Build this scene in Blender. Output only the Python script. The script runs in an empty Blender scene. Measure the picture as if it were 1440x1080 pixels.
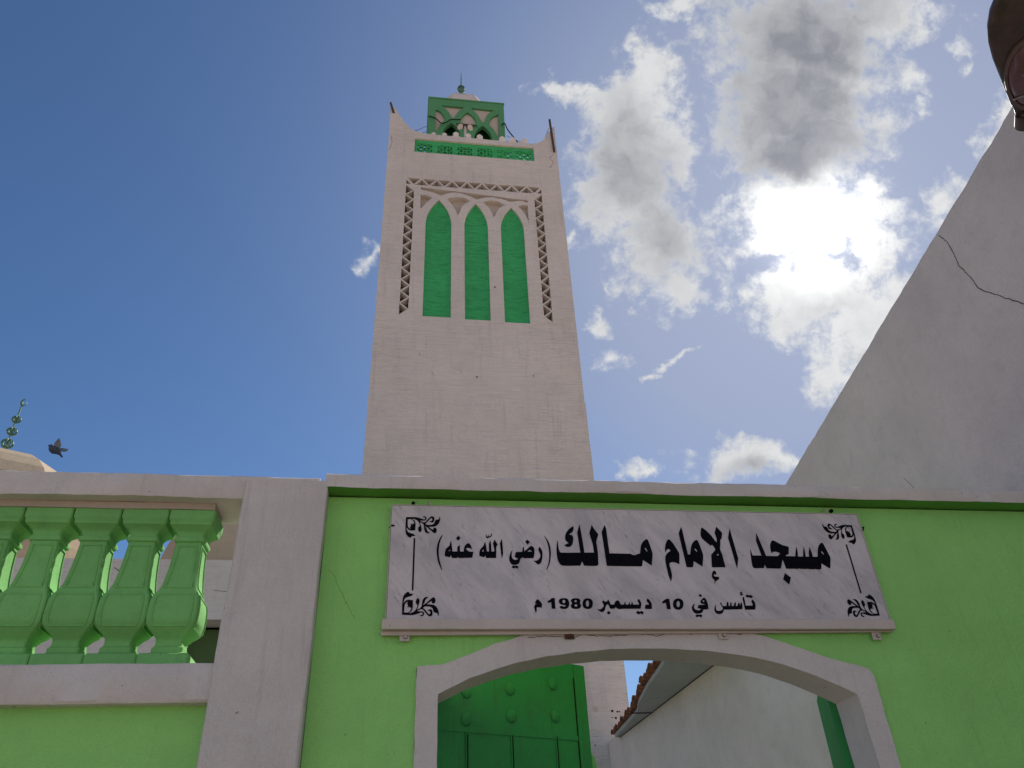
import bpy, bmesh, math, random
from mathutils import Vector, Matrix, noise
from mathutils.geometry import tessellate_polygon
random.seed(7)
PI = math.pi
SC = bpy.context.scene
COL = SC.collection

# outlines measured on the marble name panel (x, z in metres, 1 = smooth point)
TITLE=[[[(1.6177,2.859,0),(1.611,2.8023,0),(1.6102,2.772,1),(1.6171,2.7622,1),(1.6643,2.7627,0),(1.6721,2.7802,0),(1.6778,2.7622,0),(1.7448,2.7614,1),(1.7517,2.7705,1),(1.767,2.8071,0),(1.7701,2.7889,0),(1.7738,2.7611,0),(1.8345,2.7608,0),(1.8395,2.7633,0),(1.8438,2.7609,0),(1.8776,2.7603,0),(1.8819,2.7628,0),(1.8867,2.7598,0),(1.9144,2.7595,0),(1.9183,2.7623,0),(1.9227,2.7593,0),(1.946,2.7595,1),(1.9511,2.7665,1),(1.9576,2.7895,0),(1.9924,2.7639,0),(1.9968,2.7685,1),(2.0107,2.8162,1),(2.0082,2.8348,1),(1.9951,2.8878,1),(1.9887,2.8934,1),(1.9751,2.8844,1),(1.9618,2.8653,1),(1.948,2.8216,0),(1.9229,2.8213,0),(1.924,2.8368,0),(1.9198,2.8694,0),(1.9093,2.8459,0),(1.9042,2.8217,0),(1.887,2.8215,0),(1.8896,2.8425,0),(1.8919,2.8722,0),(1.8827,2.8518,0),(1.8747,2.8219,0),(1.8481,2.8216,0),(1.8521,2.839,0),(1.8549,2.8732,0),(1.8425,2.845,0),(1.836,2.8227,0),(1.785,2.8233,0),(1.7944,2.8299,1),(1.8047,2.8337,0),(1.8132,2.867,1),(1.8083,2.8719,1),(1.7848,2.8778,1),(1.7467,2.9005,1),(1.7354,2.899,1),(1.7238,2.8807,1),(1.7195,2.8589,1),(1.7194,2.8366,0),(1.728,2.8429,1),(1.7454,2.8444,1),(1.7622,2.8372,0),(1.7557,2.83,1),(1.7462,2.8228,1),(1.6893,2.823,0),(1.6667,2.9383,0),(1.6566,2.8985,0),(1.6665,2.8243,0),(1.6221,2.8243,0)],[(1.9714,2.8492,0),(1.9791,2.8484,0),(1.9846,2.8345,0),(1.9794,2.8328,0),(1.9719,2.8452,0)]],[[(1.7621,2.7391,0),(1.7861,2.7184,0),(1.7695,2.6848,0),(1.7454,2.7092,0)]],[[(1.1969,2.8328,0),(1.1994,2.8525,1),(1.2082,2.8802,1),(1.2223,2.8988,1),(1.2315,2.8944,1),(1.2448,2.8746,0),(1.2622,2.8352,1),(1.2638,2.8231,1),(1.2559,2.7766,0),(1.2418,2.7838,1),(1.2245,2.7866,1),(1.2085,2.779,1),(1.2103,2.7539,1),(1.2125,2.7275,1),(1.2091,2.7099,1),(1.2021,2.6939,0),(1.1953,2.7244,0),(1.1915,2.7833,1),(1.1942,2.8102,1),(1.2045,2.8284,1),(1.2246,2.8423,0),(1.2211,2.8483,1),(1.2147,2.8512,1),(1.2057,2.845,1)]],[[(1.2961,2.9641,0),(1.2991,2.9374,0),(1.3053,2.8251,0),(1.3167,2.8253,0),(1.3292,2.8666,1),(1.3436,2.8883,1),(1.359,2.8979,1),(1.367,2.8918,1),(1.3784,2.8306,1),(1.3774,2.8124,1),(1.365,2.7673,0),(1.3282,2.7938,0),(1.3203,2.7668,1),(1.3152,2.7632,1),(1.2886,2.7635,0),(1.2783,2.9308,0)],[(1.3421,2.8545,0),(1.3494,2.8531,0),(1.3547,2.841,0),(1.3498,2.8388,0),(1.3425,2.8484,0)]],[[(1.3982,2.9612,1),(1.4155,2.9473,1),(1.4356,2.924,0),(1.4571,2.8854,0),(1.462,2.9057,0),(1.4569,2.9354,0),(1.4718,2.9673,0),(1.4949,2.936,0),(1.4856,2.9054,0),(1.48,2.9035,0),(1.4674,2.8532,0),(1.4734,2.8227,0),(1.4767,2.7649,0),(1.4107,2.7642,0),(1.4189,2.8251,0),(1.444,2.8498,0),(1.4418,2.862,0),(1.4319,2.8767,0),(1.4264,2.8686,0),(1.3968,2.8969,1),(1.3872,2.9107,1),(1.3861,2.9295,1),(1.393,2.9548,0)],[(1.4525,2.8316,0),(1.4586,2.824,0),(1.4443,2.8208,0)]],[[(1.4181,2.7485,1),(1.4256,2.7412,1),(1.4244,2.7279,0),(1.4161,2.7308,1),(1.4116,2.7234,1),(1.4197,2.719,1),(1.4359,2.7183,0),(1.4337,2.7074,0),(1.4171,2.6985,0),(1.4057,2.6853,0),(1.4118,2.7014,0),(1.4025,2.7145,1),(1.4044,2.7321,1),(1.4112,2.744,1)]],[[(1.5367,2.9589,0),(1.5477,2.8084,0),(1.5319,2.7586,0),(1.5196,2.9066,0),(1.5206,2.916,0)]],[[(0.6935,2.8881,0),(0.6935,2.8556,1),(0.6965,2.8359,1),(0.7044,2.8264,1),(0.7941,2.8276,0),(0.788,2.9261,0),(0.8023,2.9672,0),(0.8067,2.9265,0),(0.8132,2.8279,0),(0.8584,2.8284,0),(0.8558,2.8724,0),(0.8451,2.9234,0),(0.8611,2.9664,0),(0.8672,2.9497,0),(0.8876,2.9175,0),(0.8738,2.8836,0),(0.8764,2.8276,1),(0.8735,2.7902,1),(0.8675,2.7662,1),(0.8056,2.7655,0),(0.7982,2.7858,0),(0.7884,2.7653,0),(0.7081,2.7645,1),(0.6935,2.7741,1),(0.6851,2.7986,1),(0.6835,2.8376,1),(0.688,2.8699,0)]],[[(0.7717,2.9566,1),(0.772,2.9443,0),(0.7665,2.9295,1),(0.7478,2.9152,0),(0.7632,2.911,1),(0.7665,2.8965,1),(0.7615,2.871,1),(0.7499,2.8564,1),(0.7342,2.8544,1),(0.722,2.8625,0),(0.7427,2.8743,0),(0.7314,2.885,1),(0.7284,2.8995,1),(0.7344,2.9216,1),(0.7501,2.9421,1)]],[[(0.9222,2.9657,0),(0.9277,2.9508,0),(0.9306,2.8258,0),(1.0311,2.8249,0),(1.0375,2.82,1),(1.0532,2.8188,0),(1.0591,2.8231,0),(1.0754,2.8266,0),(1.0865,2.8685,1),(1.0998,2.887,1),(1.1175,2.8983,1),(1.1236,2.891,1),(1.134,2.84,1),(1.1349,2.8219,1),(1.1229,2.7689,0),(1.0853,2.7962,0),(1.0771,2.7677,1),(1.0722,2.7648,1),(0.914,2.7653,0),(0.911,2.7695,0),(0.9048,2.93,0)],[(1.0997,2.8533,0),(1.1077,2.8549,0),(1.1131,2.8379,0),(1.1087,2.8368,0)]]]
SMALL=[[[(0.1659,2.9046,0),(0.1541,2.8736,1),(0.1489,2.8453,1),(0.1482,2.8173,1),(0.152,2.7874,1),(0.1646,2.7374,0),(0.1602,2.7419,0),(0.1467,2.7758,1),(0.1395,2.8149,1),(0.1401,2.8451,1),(0.1463,2.8734,1),(0.1582,2.8974,1)]],[[(0.2018,2.8778,0),(0.2057,2.8602,0),(0.2094,2.8251,0),(0.2308,2.8254,0),(0.2315,2.8464,0),(0.2423,2.8572,0),(0.2434,2.8255,0),(0.2596,2.8258,0),(0.2619,2.8445,1),(0.2698,2.8588,1),(0.281,2.8655,1),(0.2909,2.8567,1),(0.2974,2.8368,0),(0.2897,2.8414,1),(0.2786,2.8436,1),(0.2697,2.8411,0),(0.2741,2.833,1),(0.2851,2.8261,1),(0.3029,2.8245,0),(0.2981,2.7972,0),(0.2374,2.7948,0),(0.2341,2.801,0),(0.2297,2.7947,0),(0.2077,2.7945,0),(0.2028,2.8076,0),(0.1968,2.7976,0),(0.1747,2.8038,0),(0.1757,2.82,1),(0.1799,2.8364,1),(0.196,2.853,0)],[(0.1987,2.8343,0),(0.1999,2.8273,0),(0.191,2.8267,0)]],[[(0.2352,2.9015,0),(0.2457,2.8904,0),(0.2363,2.8772,0),(0.2252,2.887,0)]],[[(0.3573,2.8743,0),(0.3604,2.8601,0),(0.3649,2.8271,0),(0.3738,2.8273,0),(0.3739,2.8626,0),(0.3805,2.8818,0),(0.3841,2.8628,0),(0.385,2.8274,0),(0.3984,2.8276,0),(0.3975,2.8417,0),(0.3927,2.8677,0),(0.4009,2.8845,0),(0.4138,2.8609,0),(0.4073,2.8489,0),(0.4053,2.7996,1),(0.4014,2.7968,0),(0.3791,2.7965,0),(0.3763,2.7993,0),(0.3736,2.7965,0),(0.3613,2.7963,0),(0.3571,2.8084,0),(0.3514,2.7999,0),(0.3297,2.8061,0),(0.3307,2.8244,1),(0.3342,2.8361,1),(0.3498,2.8552,0)],[(0.3488,2.8375,0),(0.3501,2.827,0),(0.3412,2.8264,0)]],[[(0.4341,2.8898,0),(0.4363,2.8612,0),(0.4379,2.8187,0),(0.4311,2.7953,0),(0.4282,2.8186,0),(0.4248,2.8682,0)]],[[(0.3637,2.9103,0),(0.3657,2.9007,1),(0.3714,2.8984,0),(0.3739,2.9093,0),(0.3759,2.9009,1),(0.3828,2.9034,0),(0.3853,2.9131,0),(0.3899,2.9143,0),(0.3868,2.901,1),(0.3781,2.8961,0),(0.3689,2.8907,1),(0.3623,2.8959,1),(0.3613,2.9054,1)]],[[(0.4813,2.8369,0),(0.4765,2.8192,1),(0.4774,2.8005,1),(0.4855,2.7901,1),(0.4966,2.7896,1),(0.5058,2.7939,0),(0.4894,2.8042,0),(0.496,2.8265,0),(0.5254,2.8274,0),(0.5288,2.8506,0),(0.5338,2.8507,0),(0.5345,2.8294,0),(0.5535,2.8462,1),(0.5631,2.8547,1),(0.5722,2.8555,1),(0.5797,2.8466,1),(0.5819,2.8324,1),(0.5789,2.8111,0),(0.5754,2.7982,0),(0.5296,2.7976,0),(0.5261,2.8034,0),(0.5222,2.7976,0),(0.516,2.7963,0),(0.5134,2.787,1),(0.5071,2.773,1),(0.4912,2.7659,1),(0.4756,2.768,1),(0.4661,2.7818,1),(0.4645,2.798,1),(0.471,2.8215,1)],[(0.5492,2.8291,0),(0.5576,2.8363,1),(0.5643,2.8357,1),(0.5703,2.8294,0)]],[[(0.5506,2.8868,0),(0.5619,2.8762,0),(0.5521,2.8617,0),(0.5414,2.8771,0)]],[[(0.474,2.7553,0),(0.481,2.7634,0),(0.4887,2.7601,0),(0.4955,2.7631,0),(0.5053,2.7563,0),(0.4993,2.748,0),(0.4906,2.7532,0),(0.482,2.7485,0)]],[[(0.604,2.8529,0),(0.6105,2.847,1),(0.6175,2.8305,1),(0.6168,2.8093,1),(0.6112,2.7834,1),(0.6001,2.7694,1),(0.5901,2.7716,1),(0.5753,2.7872,0),(0.5888,2.7867,1),(0.6006,2.795,1),(0.6078,2.8091,1),(0.6047,2.8256,1),(0.5998,2.8397,0)]],[[(0.6294,2.9098,0),(0.6431,2.8907,1),(0.654,2.8644,1),(0.6568,2.8287,1),(0.6543,2.8027,1),(0.6466,2.7722,1),(0.6334,2.7443,0),(0.6314,2.7477,0),(0.6438,2.7815,1),(0.6485,2.8167,1),(0.6475,2.8523,1),(0.6403,2.8834,1)]]]
DATE=[[[(0.5701,2.5907,0),(0.5741,2.6016,1),(0.5822,2.6094,1),(0.5916,2.6028,1),(0.6006,2.5886,1),(0.5985,2.5723,0),(0.5856,2.5744,0),(0.5763,2.5733,0),(0.5765,2.5603,0),(0.5714,2.5473,0),(0.5658,2.5711,1),(0.5675,2.5819,1),(0.5778,2.5911,0)]],[[(0.6452,2.6152,0),(0.6595,2.6152,0),(0.6594,2.5681,0),(0.643,2.5681,0),(0.6429,2.5975,0),(0.6283,2.5935,0),(0.6267,2.6019,0),(0.6381,2.6074,1)]],[[(0.7004,2.615,1),(0.7157,2.6122,1),(0.7227,2.5957,1),(0.7195,2.5781,1),(0.7077,2.5682,1),(0.6944,2.5671,1),(0.6815,2.5703,1),(0.6789,2.5791,0),(0.6911,2.5802,0),(0.6974,2.5769,1),(0.703,2.5781,1),(0.7057,2.5846,0),(0.698,2.5846,1),(0.6829,2.5889,1),(0.6767,2.5999,1),(0.6824,2.6109,1)],[(0.7059,2.6,0),(0.7047,2.5961,0),(0.702,2.5933,0),(0.6986,2.5923,0),(0.6954,2.5933,0),(0.6932,2.5961,0),(0.6926,2.5999,0),(0.6938,2.6038,0),(0.6964,2.6066,0),(0.6998,2.6077,0),(0.7031,2.6067,0),(0.7053,2.6039,0)]],[[(0.7537,2.6152,1),(0.769,2.6124,1),(0.7744,2.6036,1),(0.7706,2.5937,1),(0.7751,2.5816,1),(0.7674,2.5706,1),(0.7506,2.5673,1),(0.7343,2.5705,1),(0.7286,2.5814,1),(0.7352,2.5935,1),(0.7305,2.6034,1),(0.7379,2.6123,1)],[(0.7576,2.602,0),(0.7567,2.5996,0),(0.7545,2.5978,0),(0.7516,2.5971,0),(0.7489,2.5977,0),(0.7471,2.5995,0),(0.7465,2.6019,0),(0.7475,2.6044,0),(0.7497,2.6062,0),(0.7525,2.6068,0),(0.7552,2.6062,0),(0.7571,2.6044,0)],[(0.7581,2.5826,0),(0.757,2.5796,0),(0.7545,2.5773,0),(0.7514,2.5765,0),(0.7484,2.5773,0),(0.7463,2.5795,0),(0.7457,2.5826,0),(0.7468,2.5857,0),(0.7493,2.5879,0),(0.7525,2.5888,0),(0.7555,2.5879,0),(0.7576,2.5857,0)]],[[(0.8288,2.591,0),(0.8274,2.5833,0),(0.8248,2.5777,0),(0.8212,2.5732,0),(0.8165,2.5699,0),(0.8108,2.5679,0),(0.8032,2.5672,0),(0.7957,2.5679,0),(0.7904,2.5699,0),(0.7863,2.5731,0),(0.7835,2.5775,0),(0.7821,2.5831,0),(0.7821,2.5908,0),(0.7835,2.5986,0),(0.786,2.6042,0),(0.7897,2.6087,0),(0.7944,2.6121,0),(0.8001,2.6141,0),(0.8078,2.6148,0),(0.8153,2.6142,0),(0.8207,2.6122,0),(0.8248,2.6089,0),(0.8275,2.6044,0),(0.8289,2.5988,0)],[(0.8115,2.5916,0),(0.8105,2.5862,0),(0.8085,2.5816,0),(0.8059,2.5786,0),(0.803,2.5775,0),(0.8004,2.5786,0),(0.7984,2.5816,0),(0.7973,2.5862,0),(0.7973,2.5916,0),(0.7984,2.597,0),(0.8003,2.6016,0),(0.8029,2.6046,0),(0.8058,2.6057,0),(0.8084,2.6047,0),(0.8104,2.6016,0),(0.8115,2.597,0)]],[[(1.0799,2.6161,0),(1.0891,2.6083,1),(1.0967,2.5905,1),(1.0936,2.5694,1),(1.0889,2.5678,0),(1.0652,2.5682,0),(1.0624,2.5726,0),(1.0678,2.5871,0),(1.0838,2.5878,0),(1.0814,2.5949,1),(1.0748,2.6038,0)]],[[(1.0386,2.6137,0),(1.0455,2.6059,1),(1.049,2.5903,1),(1.0427,2.5693,0),(0.9527,2.5683,0),(0.949,2.5657,0),(0.9393,2.5689,0),(0.9289,2.5755,0),(0.9237,2.5689,0),(0.9058,2.5688,0),(0.9011,2.5765,0),(0.8997,2.5842,0),(0.8948,2.5897,0),(0.8857,2.5787,1),(0.8796,2.5633,1),(0.8685,2.5541,1),(0.8577,2.5567,1),(0.8465,2.5665,0),(0.861,2.5665,1),(0.8736,2.5764,1),(0.8775,2.5853,1),(0.8711,2.5985,0),(0.877,2.6069,0),(0.8847,2.5997,0),(0.8914,2.5997,0),(0.9004,2.6097,0),(0.905,2.6008,0),(0.909,2.5871,0),(0.9236,2.5872,0),(0.932,2.601,1),(0.9427,2.6066,1),(0.949,2.6021,1),(0.955,2.5873,0),(0.9685,2.5874,0),(0.9772,2.6023,0),(0.978,2.5874,0),(0.9888,2.5874,0),(0.9962,2.6012,0),(0.9967,2.5875,0),(1.0012,2.5875,0),(1.0075,2.6013,0),(1.0114,2.5875,0),(1.0374,2.5876,0),(1.0383,2.5947,1),(1.0329,2.6047,0)]],[[(0.8968,2.5585,0),(0.9049,2.5513,0),(0.8961,2.5426,0),(0.8859,2.5502,0)]],[[(1.0291,2.5604,0),(1.0363,2.5549,0),(1.0448,2.5598,0),(1.0551,2.5528,0),(1.0481,2.5429,0),(1.0399,2.5483,0),(1.0291,2.5435,0),(1.019,2.5516,0)]],[[(1.1665,2.6142,0),(1.1816,2.6149,0),(1.1812,2.5673,0),(1.164,2.5672,0),(1.1626,2.5963,0),(1.1476,2.593,0),(1.1462,2.6011,0)]],[[(1.2435,2.5908,0),(1.2414,2.583,0),(1.2383,2.5769,0),(1.234,2.5721,0),(1.2287,2.5685,0),(1.2225,2.5662,0),(1.215,2.5655,0),(1.2076,2.5662,0),(1.2022,2.5684,0),(1.1981,2.572,0),(1.1955,2.5768,0),(1.1943,2.5828,0),(1.1949,2.5906,0),(1.1969,2.5984,0),(1.2,2.6045,0),(1.2043,2.6094,0),(1.2096,2.6131,0),(1.2158,2.6153,0),(1.2234,2.6161,0),(1.2308,2.6154,0),(1.2363,2.6132,0),(1.2404,2.6096,0),(1.243,2.6047,0),(1.2441,2.5986,0)],[(1.2272,2.5907,0),(1.2256,2.5852,0),(1.2231,2.5806,0),(1.22,2.5775,0),(1.2168,2.5764,0),(1.2139,2.5775,0),(1.2119,2.5806,0),(1.2109,2.5852,0),(1.2112,2.5907,0),(1.2127,2.5961,0),(1.2152,2.6008,0),(1.2183,2.6039,0),(1.2216,2.605,0),(1.2245,2.6039,0),(1.2265,2.6008,0),(1.2275,2.5962,0)]],[[(1.2978,2.592,0),(1.2904,2.5789,1),(1.2934,2.5676,1),(1.3092,2.5628,1),(1.3234,2.5677,0),(1.3063,2.5741,0),(1.3137,2.5871,0),(1.3407,2.5882,0),(1.3461,2.5905,0),(1.3283,2.5937,1),(1.3248,2.6019,1),(1.3336,2.6134,1),(1.345,2.62,1),(1.3535,2.6118,1),(1.3576,2.5889,1),(1.3552,2.5678,0),(1.3315,2.5661,0),(1.3261,2.5548,1),(1.3099,2.5483,1),(1.2902,2.5499,1),(1.2809,2.5627,1),(1.2814,2.5789,1),(1.2908,2.5903,0)],[(1.3441,2.6046,0),(1.3428,2.6022,0),(1.3401,2.6008,0),(1.3372,2.6008,0),(1.3351,2.6022,0),(1.3347,2.6045,0),(1.336,2.6068,0),(1.3386,2.6083,0),(1.3415,2.6083,0),(1.3436,2.6069,0)]],[[(1.3297,2.6374,0),(1.3377,2.6298,0),(1.3302,2.6222,0),(1.321,2.6307,0)]],[[(1.2895,2.5371,0),(1.2976,2.5451,0),(1.307,2.5419,0),(1.3159,2.5451,0),(1.323,2.5388,0),(1.315,2.5314,0),(1.3058,2.5355,0),(1.2951,2.5314,0)]],[[(1.3956,2.5907,0),(1.3921,2.576,1),(1.3929,2.5631,1),(1.4058,2.5605,1),(1.4201,2.5648,1),(1.4241,2.5761,1),(1.4159,2.594,0),(1.4206,2.6006,0),(1.4254,2.5826,0),(1.444,2.5827,0),(1.4494,2.6007,0),(1.4562,2.6008,0),(1.4536,2.5834,0),(1.461,2.5834,0),(1.466,2.5992,0),(1.4711,2.5992,0),(1.4683,2.5828,0),(1.4778,2.5828,0),(1.4864,2.5992,0),(1.492,2.5986,0),(1.488,2.5829,0),(1.4948,2.5829,0),(1.5031,2.5977,0),(1.5082,2.5977,0),(1.5084,2.5829,0),(1.5153,2.5994,0),(1.5194,2.5994,0),(1.5192,2.583,0),(1.5147,2.5683,0),(1.4288,2.5664,0),(1.4191,2.5518,1),(1.4029,2.5463,1),(1.3886,2.5501,1),(1.3835,2.563,1),(1.3877,2.5793,1)]],[[(1.5335,2.6276,0),(1.5357,2.6193,0),(1.5353,2.5847,0),(1.5666,2.5848,0),(1.5698,2.5914,1),(1.566,2.6045,0),(1.5731,2.6135,0),(1.582,2.5996,1),(1.5809,2.5799,1),(1.5755,2.5668,0),(1.5284,2.566,0),(1.5268,2.6176,0)]],[[(1.5296,2.6492,1),(1.533,2.6459,0),(1.5263,2.6418,0),(1.5367,2.6376,0),(1.5237,2.6298,0),(1.5202,2.6375,1),(1.5227,2.6458,1)]],[[(1.5432,2.6299,0),(1.5525,2.636,0),(1.5619,2.632,0),(1.571,2.6344,0),(1.5796,2.6268,0),(1.5704,2.6194,0),(1.5599,2.6234,0),(1.5504,2.622,0)]]]
ORN=[[[(-0.0025,2.9875,0),(0.041,2.9884,1),(0.0586,2.9843,1),(0.0722,2.9795,1),(0.0803,2.9774,1),(0.0843,2.9812,1),(0.0814,2.9877,1),(0.072,2.9883,0),(0.0799,2.9936,1),(0.0881,2.9893,1),(0.0903,2.9813,1),(0.0858,2.9739,1),(0.0751,2.9722,1),(0.0657,2.972,0),(0.059,2.9716,0),(0.0699,2.9656,1),(0.0793,2.9636,1),(0.086,2.9659,1),(0.0938,2.9755,1),(0.1057,2.9889,1),(0.115,2.9943,1),(0.1239,2.9893,1),(0.1261,2.9791,1),(0.1236,2.9688,1),(0.117,2.9635,1),(0.1034,2.9684,0),(0.1141,2.9715,1),(0.1167,2.9789,1),(0.1125,2.9854,1),(0.1045,2.9786,1),(0.0941,2.9653,1),(0.0848,2.9578,0),(0.093,2.9515,1),(0.1132,2.9518,1),(0.1251,2.9586,1),(0.1303,2.9733,1),(0.1369,2.9785,1),(0.1423,2.9779,1),(0.1463,2.9809,1),(0.1509,2.9928,0),(0.153,2.9855,1),(0.1493,2.9663,1),(0.14,2.9516,1),(0.1267,2.9441,1),(0.0999,2.9422,0),(0.1081,2.9358,1),(0.1203,2.9267,0),(0.1229,2.9354,1),(0.1295,2.9384,1),(0.1363,2.9327,1),(0.1372,2.9212,1),(0.1313,2.9117,1),(0.1246,2.9131,1),(0.1137,2.9222,1),(0.0947,2.9392,1),(0.0831,2.9462,0),(0.0907,2.9348,1),(0.095,2.9219,1),(0.1059,2.9113,0),(0.0953,2.9104,1),(0.0858,2.9174,1),(0.0808,2.9317,1),(0.079,2.949,1),(0.0727,2.9591,1),(0.0599,2.9646,0),(0.065,2.9488,1),(0.0679,2.9387,1),(0.0696,2.9258,1),(0.0626,2.9149,1),(0.0551,2.9226,1),(0.054,2.937,1),(0.0598,2.9443,1),(0.0609,2.9516,0),(0.0552,2.9646,1),(0.0455,2.9746,1),(0.0319,2.9802,1),(0.0245,2.98,0),(0.0362,2.9715,1),(0.0413,2.957,1),(0.041,2.9246,0),(0.0205,2.9228,1),(0.0083,2.929,1),(0.0013,2.939,0),(0.0038,2.9246,1),(0.0115,2.9133,1),(0.0317,2.9065,1),(0.0425,2.8981,0),(0.0347,2.8959,1),(0.0267,2.8965,0),(0.0242,2.8907,1),(0.0177,2.8885,1),(0.0083,2.8947,1),(-0.0001,2.9074,1),(-0.0028,2.9245,1),(-0.0037,2.9475,1)],[(0.0052,2.9774,0),(0.0213,2.9778,1),(0.0309,2.9706,1),(0.0367,2.9569,0),(0.0307,2.9561,0),(0.0289,2.9583,0),(0.0269,2.951,0),(0.0193,2.9566,0),(0.0211,2.9451,0),(0.016,2.9378,0),(0.0229,2.9307,0),(0.0135,2.9341,1),(0.0071,2.9434,1)]]]
SPAN=[[[(0.018,16.3112,0),(0.1686,16.3076,1),(0.3119,16.2321,0),(0.1748,16.0382,1),(0.0277,15.8016,0)]],[[(0.6803,16.2319,0),(0.8807,16.3046,1),(1.1047,16.3151,1),(1.261,16.2145,0),(1.0812,16.0352,1),(0.9701,15.7071,0),(0.9525,15.6741,0),(0.8372,15.9784,1)]],[[(1.5799,16.2151,0),(1.7798,16.2813,1),(1.9829,16.2567,1),(2.1382,16.1559,0),(1.9752,15.9977,1),(1.8736,15.7333,0),(1.8457,15.6865,0),(1.7501,15.975,1)]],[[(2.4786,16.1582,0),(2.6174,16.2048,1),(2.722,16.1959,0),(2.7242,15.6272,0),(2.6254,15.9027,1)]],[[(0.0148,16.5917,0),(2.7318,16.3865,0),(2.7274,16.3008,0),(2.5557,16.3486,1),(2.2792,16.2873,0),(2.0995,16.3536,1),(1.8281,16.4039,1),(1.6234,16.3694,1),(1.4188,16.2763,0),(1.24,16.3945,1),(0.9702,16.4774,1),(0.7457,16.4535,1),(0.5236,16.3191,0),(0.2991,16.4386,1),(0.0171,16.5066,0)]]]


# ------------------------------------------------------------------ materials
def new_mat(name):
    m = bpy.data.materials.new(name); m.use_nodes = True
    nt = m.node_tree
    for n in list(nt.nodes): nt.nodes.remove(n)
    out = nt.nodes.new('ShaderNodeOutputMaterial')
    b = nt.nodes.new('ShaderNodeBsdfPrincipled')
    nt.links.new(b.outputs[0], out.inputs[0])
    return m, nt, b

def N(nt, typ, **kw):
    n = nt.nodes.new(typ)
    for k, v in kw.items():
        if k.startswith('in_'):
            n.inputs[int(k[3:])].default_value = v
        else: setattr(n, k, v)
    return n

def math_n(nt, op, a, b=None, c=None, clamp=False):
    n = nt.nodes.new('ShaderNodeMath'); n.operation = op; n.use_clamp = clamp
    for i, v in enumerate((a, b, c)):
        if v is None: continue
        if isinstance(v, (int, float)): n.inputs[i].default_value = v
        else: nt.links.new(v, n.inputs[i])
    return n.outputs[0]

def mixc(nt, f, a, b, mode='MIX'):
    n = nt.nodes.new('ShaderNodeMix'); n.data_type = 'RGBA'; n.blend_type = mode
    for s, v in ((n.inputs[0], f), (n.inputs[6], a), (n.inputs[7], b)):
        if isinstance(v, (int, float)): s.default_value = v
        elif isinstance(v, tuple): s.default_value = (*v[:3], 1)
        else: nt.links.new(v, s)
    return n.outputs[2]

def noise_n(nt, vec, scale, detail=4, rough=.55, dist=0.0, stretch=None, off=(0, 0, 0)):
    if stretch or off != (0, 0, 0):
        mp = N(nt, 'ShaderNodeMapping'); nt.links.new(vec, mp.inputs[0])
        if stretch: mp.inputs[3].default_value = stretch
        mp.inputs[1].default_value = off
        vec = mp.outputs[0]
    n = N(nt, 'ShaderNodeTexNoise'); nt.links.new(vec, n.inputs['Vector'])
    n.inputs['Scale'].default_value = scale; n.inputs['Detail'].default_value = detail
    n.inputs['Roughness'].default_value = rough; n.inputs['Distortion'].default_value = dist
    return n.outputs['Fac']

def ramp(nt, v, lo, hi, a=0.0, b=1.0, smooth=True):
    n = N(nt, 'ShaderNodeMapRange'); n.interpolation_type = 'SMOOTHSTEP' if smooth else 'LINEAR'
    nt.links.new(v, n.inputs[0])
    for i, x in enumerate((lo, hi, a, b)): n.inputs[i + 1].default_value = x
    return n.outputs[0]

def pos(nt):
    return N(nt, 'ShaderNodeNewGeometry').outputs['Position']

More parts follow.
